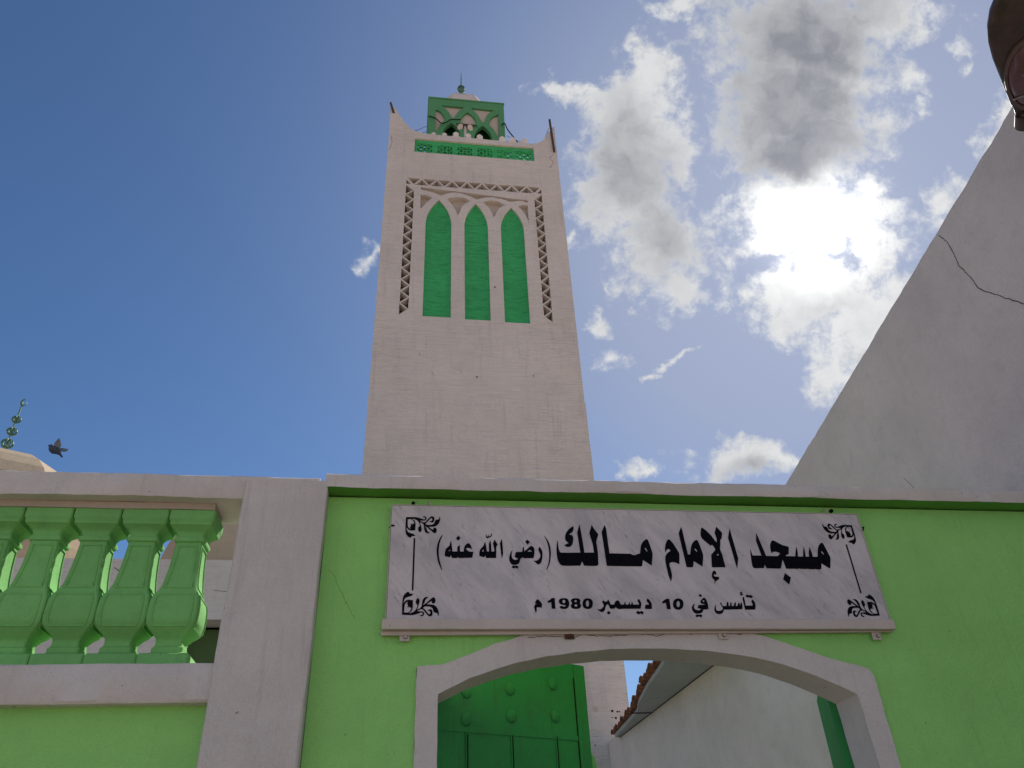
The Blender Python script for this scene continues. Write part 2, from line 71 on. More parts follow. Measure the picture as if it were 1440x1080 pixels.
def plaster(name, col, dark=None, rough=.85, size=1.0, bump=.35, brush=0.0, streak=.25, speck=.5, dirt=.35, crack=0.0, brush_dir='h', brushcol=0.0, grain=.4, vary=0.0, sp_pow=9.0):
    """weathered painted render: mottling, rain streaks, specks, fine pits and brush marks"""
    m, nt, b = new_mat(name); p = pos(nt)
    dark = dark or tuple(c * .72 for c in col)
    c = mixc(nt, ramp(nt, noise_n(nt, p, 1.1 / size, 5, .6), .3, .72), col, tuple(x * .86 for x in col))
    c = mixc(nt, math_n(nt, 'MULTIPLY', ramp(nt, noise_n(nt, p, 5.5 / size, 6, .68, .4), .48, .8), dirt), c, dark)
    st = ramp(nt, noise_n(nt, p, 1.0, 5, .65, 0, (16 / size, 16 / size, 1.1 / size)), .52, .78)
    c = mixc(nt, math_n(nt, 'MULTIPLY', st, streak), c, tuple(x * .7 for x in dark))
    # fine grain and blotchy fading in the paint
    c = mixc(nt, ramp(nt, noise_n(nt, p, 130 / size, 3, .75), .35, .68, 0, grain), c, tuple(x * .62 for x in col))
    c = mixc(nt, ramp(nt, noise_n(nt, p, 26 / size, 5, .7, .3), .5, .78, 0, grain), c, tuple(x * .7 for x in col))
    if brushcol:
        stc = (3 / size, 3 / size, 42 / size) if brush_dir == 'h' else (42 / size, 42 / size, 3 / size)
        c = mixc(nt, ramp(nt, noise_n(nt, p, 1.0, 5, .65, .5, stc), .48, .72, 0, brushcol), c, tuple(x * .55 for x in dark))
    if speck:
        wq = N(nt, 'ShaderNodeTexNoise'); nt.links.new(p, wq.inputs['Vector']); wq.inputs['Scale'].default_value = 55 / size
        wv = N(nt, 'ShaderNodeVectorMath', operation='MULTIPLY_ADD'); nt.links.new(wq.outputs['Color'], wv.inputs[0]); wv.inputs[1].default_value = (.035*size,)*3; nt.links.new(p, wv.inputs[2])
        v = N(nt, 'ShaderNodeTexVoronoi'); v.feature = 'F1'; nt.links.new(wv.outputs[0], v.inputs['Vector']); v.inputs['Scale'].default_value = 13 / size
        sp = N(nt, 'ShaderNodeSeparateColor'); nt.links.new(v.outputs['Color'], sp.inputs[0])
        rad = math_n(nt, 'MULTIPLY', math_n(nt, 'MULTIPLY', math_n(nt, 'POWER', sp.outputs[0], sp_pow), .17), ramp(nt, noise_n(nt, p, 2.2 / size, 3), .38, .62, .25, 1.0))
        s = math_n(nt, 'LESS_THAN', v.outputs['Distance'], rad)
        c = mixc(nt, math_n(nt, 'MULTIPLY', s, speck), c, (.09, .065, .05))
    if vary:
        oi = N(nt, 'ShaderNodeObjectInfo'); c = mixc(nt, math_n(nt, 'MULTIPLY', oi.outputs['Random'], vary), c, tuple(x * .6 for x in dark))
    nt.links.new(c, b.inputs['Base Color']); b.inputs['Roughness'].default_value = rough
    b.inputs['Specular IOR Level'].default_value = .25
    h = math_n(nt, 'ADD', noise_n(nt, p, 70 / size, 4, .7), math_n(nt, 'MULTIPLY', noise_n(nt, p, 9 / size, 5, .6), 1.6))
    if brush:
        stv = (4 / size, 4 / size, 55 / size) if brush_dir == 'h' else (60 / size, 60 / size, 4 / size)
        h = math_n(nt, 'ADD', h, math_n(nt, 'MULTIPLY', noise_n(nt, p, 1.0, 4, .6, .3, stv), brush))
    bp = N(nt, 'ShaderNodeBump'); bp.inputs['Strength'].default_value = bump; bp.inputs['Distance'].default_value = .012 * size
    nt.links.new(h, bp.inputs['Height']); nt.links.new(bp.outputs[0], b.inputs['Normal'])
    return m

def plain(name, col, rough=.6, metal=0.0, var=.25, bump=.1, scale=30):
    m, nt, b = new_mat(name); p = pos(nt)
    c = mixc(nt, ramp(nt, noise_n(nt, p, scale, 5, .6), .35, .7), col, tuple(x * (1 - var) for x in col))
    nt.links.new(c, b.inputs['Base Color']); b.inputs['Roughness'].default_value = rough; b.inputs['Metallic'].default_value = metal
    if rough > .9: b.inputs['Specular IOR Level'].default_value = .1
    bp = N(nt, 'ShaderNodeBump'); bp.inputs['Strength'].default_value = bump; bp.inputs['Distance'].default_value = .01
    nt.links.new(noise_n(nt, p, scale * 2, 4), bp.inputs['Height']); nt.links.new(bp.outputs[0], b.inputs['Normal'])
    return m

def marble_mat():
    m, nt, b = new_mat('veined_marble'); p = pos(nt)
    mp = N(nt, 'ShaderNodeMapping'); nt.links.new(p, mp.inputs[0]); mp.inputs[2].default_value = (0, math.radians(-54), 0)
    q = mp.outputs[0]
    big = noise_n(nt, q, 1.0, 6, .66, .6, (3.0, 3, 8))
    fine = noise_n(nt, q, 1.0, 6, .74, .35, (16, 8, 85))
    c = mixc(nt, ramp(nt, big, .34, .76), (.70, .615, .60), (.47, .425, .44))
    c = mixc(nt, ramp(nt, fine, .55, .76, 0, .8), c, (.15, .15, .175))
    v = ramp(nt, math_n(nt, 'ABSOLUTE', math_n(nt, 'SUBTRACT', noise_n(nt, q, 1.0, 6, .6, .8, (3, 3, 16)), .5)), 0.0, .013, 1, 0)
    gate = ramp(nt, noise_n(nt, p, 6, 3), .5, .62)
    c = mixc(nt, math_n(nt, 'MULTIPLY', math_n(nt, 'MULTIPLY', v, gate), .3), c, (.09, .09, .11))
    warm = ramp(nt, noise_n(nt, p, 1.6, 3), .45, .7, 0, .35)
    c = mixc(nt, warm, c, (.42, .36, .31))
    nt.links.new(c, b.inputs['Base Color']); b.inputs['Roughness'].default_value = .42
    b.inputs['Specular IOR Level'].default_value = .3
    return m

def tile_mat():
    m, nt, b = new_mat('terracotta'); p = pos(nt)
    c = mixc(nt, ramp(nt, noise_n(nt, p, 14, 5, .7), .35, .68), (.34, .12, .055), (.12, .06, .04))
    c = mixc(nt, ramp(nt, noise_n(nt, p, 40, 4, .7), .58, .75, 0, .6), c, (.35, .3, .25))
    nt.links.new(c, b.inputs['Base Color']); b.inputs['Roughness'].default_value = .9
    return m

def ground_mat():
    m, nt, b = new_mat('sandy_ground'); p = pos(nt)
    c = mixc(nt, ramp(nt, noise_n(nt, p, .6, 6, .6), .3, .7), (.64, .48, .32), (.54, .40, .27))
    c = mixc(nt, ramp(nt, noise_n(nt, p, 25, 5, .7), .45, .75, 0, .5), c, (.42, .32, .22))
    nt.links.new(c, b.inputs['Base Color']); b.inputs['Roughness'].default_value = .95
    bp = N(nt, 'ShaderNodeBump'); bp.inputs['Strength'].default_value = .5; bp.inputs['Distance'].default_value = .02
    nt.links.new(noise_n(nt, p, 18, 6, .7), bp.inputs['Height']); nt.links.new(bp.outputs[0], b.inputs['Normal'])
    return m

WHITE = (.83, .735, .68)
M = dict(
    wall_white=plaster('white_wall_paint', WHITE, size=.7, streak=.5, speck=.8, brush=.8, brush_dir='v', brushcol=.08, bump=.7),
    trim=plaster('white_trim_paint', WHITE, size=.5, streak=.3, speck=.8, dirt=.45, bump=.7),
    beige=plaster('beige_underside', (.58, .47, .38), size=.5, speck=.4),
    tower=plaster('minaret_white', (.85, .745, .695), size=2.0, brush=2.4, streak=.5, speck=.8, dirt=.45, bump=.8, brushcol=.22),
    tower_flat=plaster('minaret_relief_white', (.86, .755, .705), size=1.2, streak=.1, speck=.2, dirt=.2),
    spandrel=plaster('spandrel_beige', (.60, .49, .43), size=1.5, speck=.1),
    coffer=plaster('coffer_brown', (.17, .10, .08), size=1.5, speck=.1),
    lime=plaster('lime_green_paint', (.43, .90, .25), dark=(.34, .74, .21), size=.5, streak=.3, speck=.45, dirt=.45, bump=1.0, grain=.5),
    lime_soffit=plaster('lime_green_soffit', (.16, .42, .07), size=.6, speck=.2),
    baluster=plaster('baluster_green_paint', (.26, .62, .19), dark=(.15, .40, .12), size=.3, streak=.25, speck=.6, dirt=.6, bump=.5, vary=.22),
    gate=plaster('gate_green_paint', (.045, .32, .085), dark=(.07, .15, .06), size=.45, streak=.5, speck=.5, dirt=.7, rough=.7, bump=.4),
    niche=plaster('niche_green_paint', (.09, .64, .23), dark=(.03, .33, .11), size=1.0, brushcol=.75, brush=5.0, streak=.12, speck=0, dirt=.4, bump=.9),
    lantern=plaster('lantern_green_paint', (.11, .33, .15), dark=(.07, .22, .1), size=1.5, streak=.2, speck=.3, dirt=.6),
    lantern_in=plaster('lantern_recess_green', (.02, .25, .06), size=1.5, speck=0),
    side=plaster('side_building_render', (.96, .82, .73), size=.75, streak=.1, speck=.85, sp_pow=4.5, dirt=.5, bump=1.0, brush=.3, grain=.3),
    soffit=plaster('canopy_soffit', (.50, .50, .46), size=.7, speck=.4, dirt=.6),
    hall=plaster('hall_white', (.78, .69, .64), size=1.6, brushcol=.3, brush=2.5, streak=.3, speck=.5, dirt=.5),
    dome=plaster('dome_tan', (.56, .44, .31), size=2.0, streak=.3, speck=.2, dirt=.5),
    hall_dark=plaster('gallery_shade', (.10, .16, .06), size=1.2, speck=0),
    marble=marble_mat(),
    frame=plaster('frame_cream_paint', (.70, .59, .52), size=.3, speck=.5, streak=.1, bump=.15, rough=.6),
    ink=plain('engraved_black_paint', (.006, .006, .010), .95, 0, .4, .05, 60),
    steel=plain('dull_steel', (.30, .27, .24), .45, .6, .4, .2, 80),
    rust=plain('rusted_iron', (.13, .055, .03), .9, 0, .5, .5, 60),
    dark=plain('dark_gap', (.02, .016, .013), .95, 0, .3, .1),
    lamp=plain('lamp_housing', (.12, .075, .065), .38, .2, .35, .1, 12),
    lampglass=plain('lamp_cover', (.20, .095, .11), .2, 0, .3, .1, 10),  # mauve tint puts lens flare into the cover colour
    lamprim=plain('lamp_rim', (.20, .13, .12), .4, .2, .3, .1, 12),
    teal=plain('spire_green_paint', (.10, .24, .17), .5, .2, .4, .2, 40),
    bird=plain('slate_feathers', (.05, .06, .09), .7, 0, .4, .1, 60),
    birdwing=plain('grey_wing_feathers', (.20, .20, .23), .7, 0, .4, .1, 60),
    tile=tile_mat(), ground=ground_mat(),
    road=plaster('dusty_asphalt', (.30, .245, .19), size=1.5, speck=.4),
    paving=plaster('courtyard_tiles', (.78, .70, .60), size=1.2, speck=.3),
    wood=plain('weathered_wood', (.09, .06, .045), .9, 0, .4, .4, 40),
)

# ------------------------------------------------------------------ mesh helpers
def smooth_loop(pts, n=5):
    out = []; L = len(pts)
    for i in range(L):
        p0, p1, p2, p3 = (pts[(i + k - 1) % L] for k in range(4))
        s1 = p1[2] if len(p1) > 2 else 0; s2 = p2[2] if len(p2) > 2 else 0
        out.append((p1[0], p1[1]))
        if not (s1 or s2): continue
        d = Vector((p2[0] - p1[0], p2[1] - p1[1]))
        def tang(a, b):
            t = Vector((b[0] - a[0], b[1] - a[1]))
            return t.normalized() * min(d.length, t.length * .5) if t.length > 0 else t
        t1 = tang(p0, p2) if s1 else d; t2 = tang(p1, p3) if s2 else d
        for k in range(1, n):
            t = k / n
            h = (2*t**3 - 3*t*t + 1, t**3 - 2*t*t + t, -2*t**3 + 3*t*t, t**3 - t*t)
            out.append((h[0]*p1[0] + h[1]*t1[0] + h[2]*p2[0] + h[3]*t2[0], h[0]*p1[1] + h[1]*t1[1] + h[2]*p2[1] + h[3]*t2[1]))
    return out

class MB:
    def __init__(s): s.v = []; s.f = []; s.mi = []
    def add(s, vs, fs, mi=0):
        o = len(s.v); s.v += [tuple(x) for x in vs]
        for f in fs: s.f.append([i + o for i in f]); s.mi.append(mi)
        return s
    def box(s, x0, x1, y0, y1, z0, z1, mi=0):
        vs = [(x, y, z) for z in (z0, z1) for y in (y0, y1) for x in (x0, x1)]
        return s.add(vs, [(0, 2, 3, 1), (4, 5, 7, 6), (0, 1, 5, 4), (2, 6, 7, 3), (0, 4, 6, 2), (1, 3, 7, 5)], mi)
    def plate(s, outer, holes, y0, y1, mi=0, fn=None, back=True):
        """flat slab in the x-z plane, front at y0, back at y1, with real openings"""
        fn = fn or (lambda x, y, z: (x, y, z))
        loops = [[Vector((p[0], p[1], 0)) for p in L] for L in [outer] + list(holes)]
        flat = [p for L in loops for p in L]
        tris = tessellate_polygon(loops)
        n = len(flat)
        vs = [fn(p.x, y0, p.y) for p in flat] + [fn(p.x, y1, p.y) for p in flat]
        fs = [tuple(t) for t in tris]
        if back: fs += [tuple(i + n for i in reversed(t)) for t in tris]
        o = 0
        for L in loops:
            k = len(L)
            for i in range(k): fs.append((o + i, o + (i + 1) % k, n + o + (i + 1) % k, n + o + i))
            o += k
        return s.add(vs, fs, mi)
    def tube(s, pts, r, seg=8, mi=0, cap=True):
        pts = [Vector(p) for p in pts]; n = len(pts)
        rr = r if isinstance(r, (list, tuple)) else [r] * n
        vs = []; prev = None
        for i, p in enumerate(pts):
            d = (pts[min(i + 1, n - 1)] - pts[max(i - 1, 0)]).normalized()
            a = prev if prev is not None else (Vector((0, 0, 1)) if abs(d.z) < .9 else Vector((1, 0, 0)))
            u = d.cross(a).normalized(); w = u.cross(d).normalized(); prev = w
            for k in range(seg):
                t = 2 * PI * k / seg
                vs.append(p + (u * math.cos(t) + w * math.sin(t)) * rr[i])
        fs = [(i*seg + k, i*seg + (k+1) % seg, (i+1)*seg + (k+1) % seg, (i+1)*seg + k) for i in range(n-1) for k in range(seg)]
        if cap: fs += [tuple(range(seg)), tuple(range((n-1)*seg, n*seg))]
        return s.add(vs, fs, mi)
    def lathe(s, prof, c, seg=24, mi=0, rot=0.0, poly=False):
        vs = []
        for r, z in prof:
            for k in range(seg):
                t = 2 * PI * k / seg + rot
                vs.append((c[0] + r * math.cos(t), c[1] + r * math.sin(t), c[2] + z))
        n = len(prof)
        fs = [(i*seg + k, i*seg + (k+1) % seg, (i+1)*seg + (k+1) % seg, (i+1)*seg + k) for i in range(n-1) for k in range(seg)]
        fs += [tuple(range(seg)), tuple(range((n-1)*seg, n*seg))]
        return s.add(vs, fs, mi)
    def sphere(s, c, r, seg=14, rings=8, mi=0, sc=(1, 1, 1)):
        vs = [];
        for i in range(rings + 1):
            a = PI * i / rings
            for k in range(seg):
                t = 2 * PI * k / seg
                vs.append((c[0] + r*sc[0]*math.sin(a)*math.cos(t), c[1] + r*sc[1]*math.sin(a)*math.sin(t), c[2] + r*sc[2]*math.cos(a)))
        fs = [(i*seg + k, i*seg + (k+1) % seg, (i+1)*seg + (k+1) % seg, (i+1)*seg + k) for i in range(rings) for k in range(seg)]
        return s.add(vs, fs, mi)
    def beam(s, x0, x1, prof, amp=.003, step=.05, mi=0, axis='x', seed=0, matfn=None):
        """hand-finished beam: a y-z (or x-y) section run along an axis with wavering edges"""
        n = max(2, int(abs(x1 - x0) / step)); k = len(prof); vs = []
        for i in range(n + 1):
            x = x0 + (x1 - x0) * i / n
            for j, (a, b) in enumerate(prof):
                q = Vector((x * 3.1, j * 7.3 + seed, seed * 1.7)); q2 = Vector((x * 17, j * 5.1 + seed, 3.3))
                da = noise.noise(q) * amp + noise.noise(q2) * amp * .6
                db = noise.noise(q + Vector((9, 9, 9))) * amp + noise.noise(q2 + Vector((5, 0, 8))) * amp * .6
                if axis == 'x': vs.append((x, a + da, b + db))
                else: vs.append((a + da, b + db, x))
        o = len(s.v); s.v += vs
        for i in range(n):
            for j in range(k):
                s.f.append([o + i*k + j, o + i*k + (j+1) % k, o + (i+1)*k + (j+1) % k, o + (i+1)*k + j])
                s.mi.append(matfn(j) if matfn else mi)
        s.f.append([o + j for j in range(k)]); s.mi.append(mi)
        s.f.append([o + n*k + j for j in range(k)]); s.mi.append(mi)
        return s
    def ribbon(s, pts, w, y, mi=0, normal='y', seed=0):
        """a hairline crack: thin jagged strip lying on a wall"""
        vs = []; P = []
        for a, b in zip(pts[:-1], pts[1:]):
            L = math.dist(a, b); n = max(2, int(L / .012))
            for i in range(n):
                t = i / n; P.append((a[0] + (b[0]-a[0])*t, a[1] + (b[1]-a[1])*t))
        P.append(pts[-1]); r = random.Random(seed)
        for i, p in enumerate(P):
            d = Vector((P[min(i+1, len(P)-1)][0] - P[max(i-1, 0)][0], P[min(i+1, len(P)-1)][1] - P[max(i-1, 0)][1])).normalized()
            nn = Vector((-d.y, d.x)); j = noise.noise(Vector((i * .23, seed, 0))) * .008 + r.uniform(-.0022, .0022)
            ww = w * (.35 + .9 * abs(noise.noise(Vector((i * .4, seed + 5, 0))))) + .0004
            for sg in (-1, 1):
                q = (p[0] + nn.x * (j + sg * ww), p[1] + nn.y * (j + sg * ww))
                vs.append((q[0], y, q[1]) if normal == 'y' else (y, q[0], q[1]))
        return s.add(vs, [(2*i, 2*i+1, 2*i+3, 2*i+2) for i in range(len(P) - 1)], mi)
    def build(s, name, mats, parent=None, smooth=False, bevel=0, sub=0):
        me = bpy.data.meshes.new(name); me.from_pydata(s.v, [], s.f); me.update()
        bm = bmesh.new(); bm.from_mesh(me)
        for f, mi in zip(bm.faces, s.mi): f.material_index = mi
        bmesh.ops.recalc_face_normals(bm, faces=bm.faces)
        if bevel:
            es = [e for e in bm.edges if len(e.link_faces) == 2 and e.calc_face_angle(0) > .5]
            bmesh.ops.bevel(bm, geom=es, offset=bevel, segments=2, affect='EDGES', profile=.6, clamp_overlap=True)
        bm.to_mesh(me); bm.free()
        if smooth:
            for p in me.polygons: p.use_smooth = True
            if smooth != 'all': me.set_sharp_from_angle(angle=math.radians(38))
        for m in (mats if isinstance(mats, (list, tuple)) else [mats]): me.materials.append(m)
        o = bpy.data.objects.new(name, me); COL.objects.link(o)
        if parent is not None:
            o.parent = parent
            if parent.type == 'EMPTY': o.location = -parent.location
        return o

def thing(name, loc, label, cat, group=None):
    o = bpy.data.objects.new(name, None); COL.objects.link(o); o.location = loc; o.empty_display_size = .2
    tag(o, label, cat, group); return o
def tag(o, label=None, cat=None, group=None, kind=None):
    if label: o['label'] = label
    if cat: o['category'] = cat
    if group: o['group'] = group
    if kind: o['kind'] = kind
    return o
SUN_E = 4.9
SKY_TINT = (.62, .82, 1.02)
HOLES = [(3.24, 4.16, .035, .045, 2), (3.52, 4.13, .022, .022, 1), (3.61, 4.12, .02, .014, 1), (3.645, 4.12, .012, .01, 1), (3.57, 4.02, .02, .02, 1), (3.51, 4.03, .012, .009, 1)]
# cloud lobes: bearing-plane position, radii, tilt, weight
CLOUDS = [
 (800,122,48,16,-15,.75),(845,140,55,26,-25,.8),(925,85,46,42,20,.8),(895,170,78,75,0,.95),(878,265,68,85,0,1.0),(912,350,62,68,0,.95),(945,410,38,38,0,.8),(972,330,16,65,0,.55),(958,215,32,55,0,.7),
 (1120,60,110,75,0,1.25),(1110,150,100,80,0,1.3),(1140,205,88,58,0,1.2),(1230,25,90,32,15,.9),(1192,120,58,48,0,.9),(1045,120,32,60,0,.7),(1175,185,70,40,0,.8),
 (1120,275,80,30,0,.75),(1150,310,118,50,10,.9),(1070,345,58,22,0,.7),(1225,275,42,32,0,.7),(1210,225,42,28,0,.7),
 (1150,415,118,40,0,.85),(1105,440,66,28,0,.72),(1215,455,62,46,0,.85),(1165,520,34,40,0,.72),(1240,375,58,40,30,.8),(1185,490,46,44,0,.75),(1090,410,55,30,0,.75),(1255,430,40,60,0,.8),(1225,520,30,50,0,.7),
 (1060,660,72,30,0,.85),(1100,655,45,28,0,.7),(1020,668,30,16,0,.6),(908,648,34,12,12,.56),(848,502,36,12,5,.56),(838,450,17,17,-20,.56),(862,408,20,9,-20,.5),(900,440,22,8,30,.48),(955,512,42,7,16,.52),(918,536,18,6,5,.48),
 (1330,285,48,30,40,.7),(1352,85,15,38,-10,.5),(1392,175,30,46,-20,.68),(1270,105,34,22,-30,.54),(1275,160,12,16,0,.5),(1405,150,22,22,0,.6),
 (520,365,20,14,20,.5),(532,325,10,22,0,.42),(965,3,52,13,0,.55),(806,335,9,25,0,.55),
]
# shaded hearts of the larger clouds
GREY = [(1120,55,105,80,0,1.15),(1110,150,95,80,0,1.25),(1135,215,80,42,0,1.45),(1215,20,70,30,0,.7),(885,235,75,95,0,.75),(915,335,60,80,0,.7),(880,165,50,50,0,.5),(1060,676,50,16,0,.6),(1165,425,45,14,0,.35)]

# ------------------------------------------------------------------ ground
g = MB(); g.add([(-900, -900, 0), (900, -900, 0), (900, 900, 0), (-900, 900, 0)], [(0, 1, 2, 3)])
tag(g.build('ground', M['ground']), kind='structure')
g = MB(); g.add([(-200, -9.5, .004), (200, -9.5, .004), (200, -3.9, .004), (-200, -3.9, .004)], [(0, 1, 2, 3)])
tag(g.build('road', M['road']), kind='structure')
g = MB(); g.box(-60, 60, -3.9, -3.75, .0, .13); tag(g.build('kerb', M['trim']), kind='structure')

g = MB(); g.add([(-13, .3, .008), (3.38, .3, .008), (3.38, 10, .008), (-13, 10, .008)], [(0, 1, 2, 3)])
tag(g.build('courtyard_paving', M['paving']), kind='structure')

# ------------------------------------------------------------------ gate wall
gw = thing('gate_wall', (1.1, .08, 0), 'lime green street wall with a white arched gateway under a white coping', 'wall')
inner = [(.155, 0), (.155, 2.226), (.181, 2.240), (.283, 2.287), (.402, 2.325), (.497, 2.351), (.62, 2.374), (.741, 2.390), (.898, 2.402), (1.02, 2.405),
         (1.126, 2.404), (1.322, 2.394), (1.517, 2.368), (1.62, 2.346), (1.706, 2.320), (1.80, 2.286), (1.90, 2.243), (1.974, 2.205), (1.985, 1.9), (1.985, 0)]
outer = [(.062, 0), (.066, 2.334), (.12, 2.337), (.171, 2.343), (.284, 2.384), (.39, 2.424), (.498, 2.456), (.577, 2.478), (.70, 2.500), (.85, 2.512), (1.1, 2.518), (1.32, 2.505),
         (1.5, 2.478), (1.665, 2.438), (1.767, 2.402), (1.862, 2.368), (1.964, 2.338), (2.03, 2.326), (2.062, 2.312), (2.076, 2.285), (2.076, 1.9), (2.076, 0)]
wo = [(-.36, 0), (-.36, 3.10), (4.2, 3.10), (4.2, 0)]
w = MB()
w.plate(wo[::1] + outer[::-1], [], 0.0, .18)
w.ribbon([(-.33, 2.75), (-.30, 2.72), (-.24, 2.6), (-.2, 2.53)], .0007, -.001, 1, seed=3)
w.ribbon([(.13, 2.92), (.15, 2.75), (.145, 2.62), (.15, 2.45)], .0006, -.001, 1, seed=4)
w.build('wall_panel', [M['lime'], M['lime_soffit']], gw)
# white surround, wavering like hand-laid render
def dense(L, step=.03, amp=.0022, seed=0):
    out = []
    for i in range(len(L) - 1):
        a, b = L[i], L[i + 1]; n = max(1, int(math.dist(a, b) / step))
        for k in range(n):
            t = k / n; x = a[0] + (b[0]-a[0])*t; z = a[1] + (b[1]-a[1])*t
            out.append((x + noise.noise(Vector((x*14, z*14, seed))) * amp, z + noise.noise(Vector((x*14, z*14, seed + 9))) * amp if z > .01 else z))
    out.append(L[-1]); return out
s = MB(); s.plate(dense(inner, .03, .0025, 1) + dense(outer, .03, .005, 2)[::-1], [], -.013, .183)
s.ribbon([(.535, 2.452), (.60, 2.458), (.70, 2.452), (.79, 2.462), (.90, 2.457), (1.0, 2.466), (1.12, 2.461), (1.2, 2.470), (1.34, 2.468), (1.5, 2.466)], .0013, -.0145, 1, seed=8)
s.build('gateway_surround', [M['trim'], M['dark']], gw)
# coping with green painted soffit
c = MB()
prof = [(-.088, 3.108), (-.092, 3.118), (-.092, 3.168), (-.084, 3.177), (.0, 3.168), (.22, 3.150), (.23, 3.108)]
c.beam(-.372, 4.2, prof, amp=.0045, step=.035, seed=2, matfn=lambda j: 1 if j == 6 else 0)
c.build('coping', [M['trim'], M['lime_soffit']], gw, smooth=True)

# door leaves opened inwards
def leaf(name, hinge, end, ztop0, ztop1, studs, label):
    hx, hy = hinge; d = Vector((end[0]-hx, end[1]-hy)); W = d.length; d.normalize(); nrm = Vector((d.y, -d.x))
    def F(sx, y, z): return (hx + d.x*sx + nrm.x*(-y), hy + d.y*sx + nrm.y*(-y), z)
    # y is depth: negative = towards the street
    top = [(W * i / 12, ztop0 + (ztop1 - ztop0) * math.sin(PI / 2 * i / 12)) for i in range(13)]
    L = MB(); L.plate([(0, .03)] + top + [(W, .03)], [], 0, .045, fn=F)
    # stile and rails raised, boards between
    L.plate([(W - .078, .03), (W - .074, top[-1][1] - .004), (W, top[-1][1] - .004), (W, .03)], [], -.006, -.0005, fn=F)
    L.plate([(0, .03), (0, 2.150), (W - .08, 2.172), (W - .08, 2.150), (.02, 2.128), (.02, .03)], [], -.0045, -.0005, fn=F)
    o = L.build('door_leaf', [M['gate'], M['dark']], gw, bevel=.0025)
    if label: o['label'] = label
    gr = MB()
    for q in (.16, .416, .692):
        gr.plate([(q - .009, .3), (q - .009, 2.12 + .06 * q), (q + .009, 2.12 + .06 * q), (q + .009, .3)], [], -.0075, -.002, fn=F, mi=0)
        gr.plate([(q - .0035, .3), (q - .0035, 2.115 + .06 * q), (q + .0035, 2.115 + .06 * q), (q + .0035, .3)], [], -.0082, -.0076, fn=F, mi=1)
    gr.plate([(W - .0815, .5), (W - .0815, 2.44), (W - .0785, 2.44), (W - .0785, .5)], [], -.0045, -.001, fn=F, mi=1)
    gr.build('panel_moulding', [M['gate'], M['dark']], o)
    for (q, z) in studs:
        st = MB(); prof = [(.0295, 0), (.029, .003), (.025, .008), (.014, .013), (.001, .0145)]
        vs = []; seg = 16
        for r, h in prof:
            for k in range(seg):
                t = 2*PI*k/seg; vs.append(F(q + r*math.cos(t), -.001 - h, z + r*math.sin(t)))
        st.add(vs, [(i*seg+k, i*seg+(k+1) % seg, (i+1)*seg+(k+1) % seg, (i+1)*seg+k) for i in range(len(prof)-1) for k in range(seg)] + [tuple(range(4*seg, 5*seg))])
        st.build('stud', M['gate'], o, smooth=True)
    return o, F, W
studs = [(.16, 2.30), (.415, 2.341), (.69, 2.395), (.158, 2.186), (.417, 2.222), (.692, 2.249)]
o, F, W = leaf('door_leaf', (.16, .195), (.93, .692), 2.39, 2.512, studs, 'left green gate leaf standing half open')
m_ = MB(); m_.plate([(W + .001, .3), (W + .001, 2.105), (W + .03, 2.09), (W + .045, 2.04), (W + .045, .3)], [], .004, .04, fn=F); m_.build('closing_strip', M['baluster'], o, bevel=.003)
leaf('door_leaf', (2.0, .2), (2.392, 1.03), 2.26, 2.40, [], 'right green gate leaf swung wide open against the courtyard side')

# small metal bits left in the wall
for (x, z, r) in ((.028, 3.074, .0075), (2.108, 3.078, .0095)):
    t = thing('wall_plug', (x, 0, z), 'black plug in the green wall above the ' + ('left' if x < 1 else 'right') + ' end of the marble panel', 'plug', 'black plugs above the marble panel')
    b = MB(); b.tube([(x, .01, z), (x, -.012, z)], r, 12); b.build('cap', M['dark'], t); b = MB(); b.sphere((x, -.012, z), r*.92, 12, 6); b.build('head', M['ink'], t, smooth=True)
for (x, z, nm) in ((.100, 3.058, 'left'), (2.058, 3.064, 'right')):
    b = MB(); b.tube([(x, .0, z + .012), (x, -.03, z + .014), (x + .004, -.047, z + .004), (x + .003, -.05, z - .012)], .0028, 8)
    tag(b.build('hook', M['frame'], smooth=True), 'small bent metal hook holding the %s end of the marble panel top' % nm, 'hook', 'hooks on top of the marble panel')
for (x0, x1, z, nm) in ((-.074, -.052, 2.944, 'left'), (2.215, 2.245, 2.975, 'right')):
    b = MB(); b.tube([(x0, -.02, z), ((x0+x1)/2, -.046, z + .001), (x1, -.044 if x1 < 1 else -.01, z - .001)], .0035, 8)
    tag(b.build('nail', M['ink'], smooth=True), 'bent dark nail at the %s edge of the marble panel' % nm, 'nail', 'nails beside the marble panel')

# ------------------------------------------------------------------ marble sign
sg = thing('mosque_sign', (1.08, -.02, 2.49), 'grey veined marble name panel with black Arabic lettering above the gateway', 'sign')
q = MB(); q.box(-.068, 2.216, -.040, -.006, 2.512, 3.046); q.build('marble_slab', M['marble'], sg, bevel=.0015)
q = MB()
q.beam(-.084, 2.222, [(-.058, 2.476), (-.058, 2.517), (-.053, 2.519), (-.041, 2.519), (-.041, 2.511), (-.004, 2.511), (-.004, 2.476)], amp=.0012, step=.05, seed=6)
q.box(-.0725, -.0695, -.043, -.004, 2.5195, 3.049); q.box(2.2175, 2.2205, -.043, -.004, 2.5195, 3.049); q.box(-.069, 2.217, -.041, -.004, 3.0475, 3.0505)
q.build('metal_frame', M['frame'], sg, bevel=.001)
q = MB(); q.plate([(-.086, 2.458), (-.086, 2.474), (2.224, 2.474), (2.224, 2.470)], [], -.030, -.016); q.build('lower_flange', M['frame'], sg)
